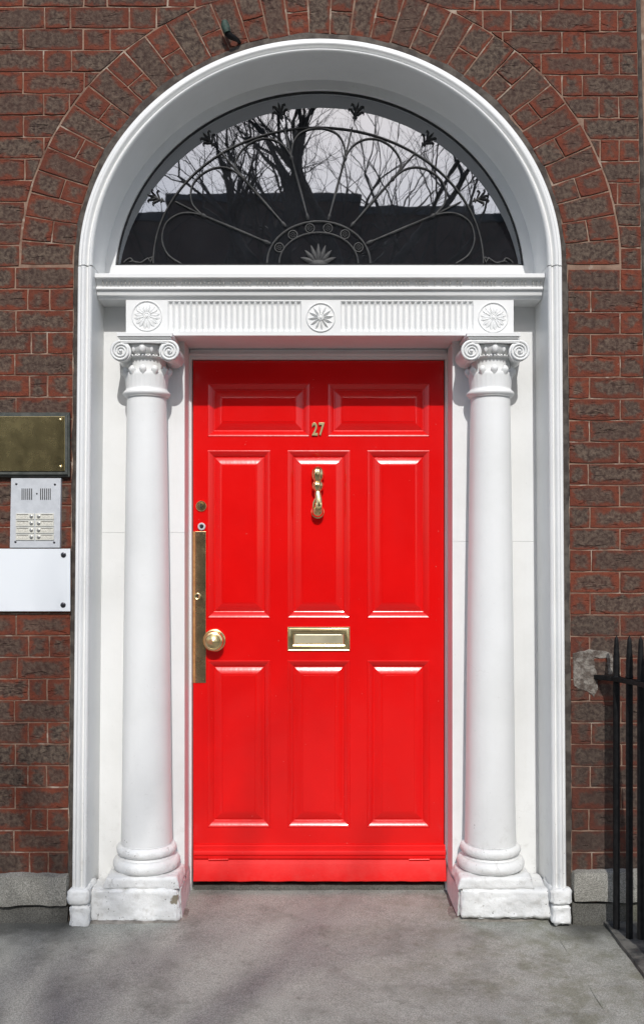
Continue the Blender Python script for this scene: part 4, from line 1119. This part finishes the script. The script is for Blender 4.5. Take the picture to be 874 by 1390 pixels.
di = DB-.020
ic = thing('intercom', 'silver aluminium intercom panel with two rows of ivory bell buttons', 'intercom', (X(48, di), DB, Z(744, di)))
m = MB(); m.extrude_y([(X(13.2, di), Z(743.6, di)), (X(81.2, di), Z(743.6, di)), (X(82.6, di), Z(649, di)), (X(15, di), Z(649, di))], di, DB+.002, .0012); m.build('faceplate', STEEL, ic)
for gx in (29.4, 54.6):
    for k in range(6): MB().box(X(gx+k*2.6, di), X(gx+k*2.6+1.15, di), di-.0006, di+.001, Z(678.5, di), Z(663, di)).build('speaker_slot', BLACK, ic)
lath_screw('microphone', 50, 670.2, di, 1.2, BLACK, ic, .0006)
for px_, py_ in ((22.2, 657), (74.6, 657.6), (21, 735.7), (73.6, 736.4)): lath_screw('screw', px_, py_, di, 1.6, DARKSCREW, ic, .0015)
for rI in range(4):
    y0 = 697.0+rI*9.35
    for cI in (0, 1):
        x0, x1 = (21.7, 46.7) if cI == 0 else (48.2, 73.3)
        m = MB(); m.box(X(x0, di), X(x1, di), di-.0035, di+.001, Z(y0+8.2, di), Z(y0, di)); cell = m.build('bell_cell', PLASTIC, ic, bevel=.0007)
        nx0, nx1 = (x0+1.5, x0+16.8) if cI == 0 else (x1-16.8, x1-1.5)
        MB().box(X(nx0, di), X(nx1, di), di-.0040, di-.003, Z(y0+6.3, di), Z(y0+1.7, di)).build('name_card', PAPER, cell)
        MB().box(X(nx0, di), X(nx1, di), di-.0046, di-.0036, Z(y0+1.7, di), Z(y0+1.1, di)).build('card_lip', DARKSCREW, cell)
        bxp = x0+20.8 if cI == 0 else x0+4.3
        lath_screw('button', bxp, y0+4.2, di-.0035, 2.5, BUTTON, cell, .0025)
dw = DB-.020
wp = thing('white_plaque', 'blank white rectangular plate with dark screws below the intercom', 'plaque', (X(-10, dw), DB, Z(830, dw)))
m = MB(); m.box(X(-118, dw), X(95.3, dw), dw, dw+.006, Z(830, dw), Z(745, dw)); m.build('plate', BLANK, wp, bevel=.001)
for px_, py_ in ((86.2, 753.3), (85.7, 821.4), (-108, 753.3), (-108, 821.4)):
    lath_screw('screw', px_, py_, dw, 3.7, DARKSCREW, wp, .004); MB().tube([(X(px_, dw), dw+.0062, Z(py_, dw)), (X(px_, dw), DB+.002, Z(py_, dw))], .006, 10).build('spacer', DARKSCREW, wp)

# ================================================================== RAILING
rl = thing('iron_railing', 'black iron railing with spiked bars standing out from the wall right of the door', 'railing', (1.13, -.2, 0))
bars = [(836.6, -.06, 863, 1253), (854.2, -.15, 863.3, 1269), (869.6, -.24, 864.3, 1267)]
pos3 = []
for px_, d, yt, yb in bars: pos3.append((X(px_, d), d, Z(yt, d), Z(yb, d)))
for k in range(1, 9): pos3.append((pos3[2][0]+.011*k, -.24-.09*k, pos3[2][2], pos3[2][3]))
for x, y, zt_, zb_ in pos3:
    r = .0124; m = MB()
    m.tube([(x, y, zb_-.02), (x, y, zb_+.004), (x, y, zt_-.155), (x, y, zt_-.09), (x, y, zt_-.018), (x, y, zt_-.012), (x, y, zt_)], [r, r, r, r*.98, r*.62, r*.55, r*.12], 12)
    m.build('bar', IRON, rl, smooth=35)
m = MB(); zr0 = Z(920, .0)
rp = [(X(811.5, .02), .034, zr0-.002), (pos3[0][0], pos3[0][1], Z(922, -.06)), (pos3[2][0], pos3[2][1], Z(928, -.24)), (pos3[-1][0], pos3[-1][1], Z(928, -.24))]
vs = []
for x, y, z in rp: vs += [(x-.017, y, z-.0085), (x+.017, y, z-.0085), (x+.017, y, z+.0085), (x-.017, y, z+.0085)]
m.add(vs, [(i*4+k, i*4+(k+1) % 4, i*4+4+(k+1) % 4, i*4+4+k) for i in range(3) for k in range(4)]+[(0,1,2,3), (12,15,14,13)])
m.build('rail', IRON, rl, bevel=.003)
for x, y, zt_, zb_ in pos3[:8]:
    zz = Z(922, -.06)+.010 if y > -.1 else Z(928, -.24)+.010
    MB().ball((x, y, zz), (.0155, .0155, .006), 12, 6).build('collar', IRON, rl, smooth=60)
kb = MB().gridbox(1.066, 1.42, -1.3, .012, -.03, .015, .02, .005, 9, 6, rnd=.004)
kbm = simple('tarred kerb stone', (0.030, 0.030, 0.030), (0.14, 0.135, 0.12), 16, 0.75, bump=.6, bscale=60, bdist=.008)
tag(kb.build('kerb_stone', kbm, None, smooth=60), 'dark stained kerb stone carrying the black railing bars', 'kerb stone')

# ================================================================== ACROSS THE STREET (seen in the fanlight glass)
def bare_tree(x, y, h, r0, lean, seed, label, forks, ln0=1.9):
    rr = random.Random(seed)
    t = thing('bare_tree', label, 'tree', (x, y, 0), 'bare trees across the street')
    tr = MB(); br = MB()
    def limb(p, dv, ln, rad, depth):
        n_ = 6 if depth < 3 else 4
        pts, rs = [Vector(p)], [rad]; d = Vector(dv).normalized(); bend = Vector((rr.uniform(-1, 1), rr.uniform(-1, 1), rr.uniform(-.2, .7)))*.10
        for i in range(n_):
            d = (d+bend+Vector((rr.uniform(-1, 1), rr.uniform(-1, 1), rr.uniform(-.6, .8)))*.07).normalized()
            pts.append(pts[-1]+d*ln/n_); rs.append(rad*(1-.38*(i+1)/n_))
        br.tube(pts, rs, 8 if depth < 2 else 5 if depth < 4 else 4, cap=False)
        if depth >= 6 or rad < .004: return
        k = 3
        for q in range(k):
            j = n_ if q < 2 else rr.randint(2, n_-1)
            ax = Vector((rr.uniform(-1, 1), rr.uniform(-1, 1)*.8, rr.uniform(-.45, .35))).normalized()
            nd = (d*.9+ax*rr.uniform(.35, .75)).normalized()
            limb(pts[j]-d*.01, nd, ln*rr.uniform(.58, .84), rs[j]*(rr.uniform(.66, .86) if q == 0 else rr.uniform(.45, .66)), depth+1)
    base = [Vector((x, y, -.02)), Vector((x+lean*.3, y, h*.25)), Vector((x+lean*.7, y, h*.6)), Vector((x+lean, y, h))]
    tr.tube(base, [r0*1.35, r0*1.05, r0*.97, r0*.92], 12)
    tr.build('trunk', BARK, t, smooth=60)
    for dv, k in forks: limb(base[-1]-Vector((0, 0, .08)), dv, ln0, r0*k, 0)
    kind(br.build('branches', BARK, t, smooth=60), 'stuff')
TY = -11.2
def tx(px, y=TY): return CX+(px-425.0)*(D+.24-y+.24)/F
def tx(px, y=TY): return CX+(px-425.0)*(D+.24-y+.24)/F
bare_tree(tx(474), TY, 4.9, .17, .10, 3, 'bare tree with a forked trunk on the far pavement, right of centre', [((-.10, 0, 1), .72), ((.45, .1, 1), .66), ((.85, -.1, .5), .36)], 2.0)
bare_tree(tx(447), TY-1.6, 5.6, .085, -.05, 8, 'bare straight tree on the far pavement, left of the forked one', [((.06, .1, 1), .85), ((-.5, -.1, .9), .5)], 1.8)
bare_tree(tx(374), TY+.3, 5.6, .235, .0, 52, 'bare tree with the thickest trunk on the far pavement, left of centre', [((-.10, 0, 1), .85), ((.35, .1, 1), .55), ((-.8, 0, .7), .35)], 1.5)
bare_tree(tx(412), TY-.8, 4.6, .12, -.05, 77, 'bare leaning tree on the far pavement, right of the thickest trunk', [((.25, 0, 1), .8), ((-.35, .1, .9), .6), ((.6, 0, .8), .4)], 1.8)
bare_tree(tx(326), TY-.6, 5.0, .13, .06, 14, 'bare slender tree on the far pavement, left of the thickest trunk', [((.04, 0, 1), .85), ((-.5, .1, .9), .5), ((.6, 0, .8), .4)], 1.8)
bare_tree(tx(296), TY-1.3, 4.6, .10, -.03, 61, 'bare slim tree on the far pavement, second from the left', [((.0, 0, 1), .85), ((-.5, .1, .9), .5), ((.5, 0, .8), .5)], 1.7)
bare_tree(tx(238), TY-1.0, 4.3, .06, .1, 31, 'bare thin tree with twiggy top on the far pavement, farthest left', [((.1, 0, 1), .7), ((-.4, .1, .9), .6), ((.5, 0, .8), .6)], 1.6)
bare_tree(tx(512), TY-.4, 4.6, .10, .2, 44, 'bare twiggy tree on the far pavement, second from the right', [((.35, 0, 1), .75), ((-.35, .1, .9), .6), ((.8, 0, .6), .6)], 1.7)
bare_tree(tx(590), TY-2.0, 4.4, .11, -.3, 23, 'bare low branching tree on the far pavement, farthest right', [((-.5, 0, 1), .7), ((-.9, .1, .55), .6), ((.3, 0, .8), .6)], 1.8)
def house(x0, x1, y, h, label, chim, seed):
    t = thing('terrace_house', label, 'house', ((x0+x1)/2, y, 0), 'terrace across the street')
    MB().box(x0, x1, y-8, y, -.02, h).build('wall', TERRACE, t)
    MB().box(x0-.05, x1+.05, y-8.2, y+.12, h+.002, h+.22).build('parapet', ROOF, t)
    for c, w, hh in chim: MB().box(c-w/2, c+w/2, y-3, y-1.2, h+.22, h+hh).build('chimney', TERRACE, t)
    w = (x1-x0)/3
    for fl in range(3):
        for k in range(3):
            cx_ = x0+w*(k+.5); z0 = .9+fl*3.3
            fm = MB(); fm.box(cx_-.55, cx_+.55, y+.002, y+.05, z0, z0+.06); fm.box(cx_-.55, cx_+.55, y+.002, y+.05, z0+1.94, z0+2.0); fm.box(cx_-.55, cx_-.48, y+.002, y+.05, z0+.061, z0+1.939); fm.box(cx_+.48, cx_+.55, y+.002, y+.05, z0+.061, z0+1.939); fm.box(cx_-.479, cx_+.479, y+.002, y+.04, z0+.98, z0+1.03)
            f = fm.build('window', WHITE, t)
            MB().box(cx_-.48, cx_+.48, y+.004, y+.02, z0+.062, z0+1.938).build('glazing', PANE, f)
HY = -24.0
hx = lambda px: CX+(px-425.0)*(D+.48-HY)/F
hz_ = lambda py: CZ+(740.0-py)*(D+.48-HY)/F
house(hx(-160), hx(225), HY, hz_(300), 'dark brick terrace house across the street at the left end', [(hx(120), 1.2, 2.0)], 1)
house(hx(227), hx(488), HY, hz_(274), 'dark brick terrace house across the street, behind the thickest trunk', [], 2)
house(hx(490), hx(640), HY, hz_(291), 'dark brick terrace house across the street, right of the chimney one', [], 3)
house(hx(642), hx(980), HY, hz_(302), 'dark brick terrace house across the street at the right end', [(hx(800), 1.2, 2.0)], 4)
for o in list(bpy.data.objects):
    if 'o_' in o: del o['o_']
print('bricks', NB[0])
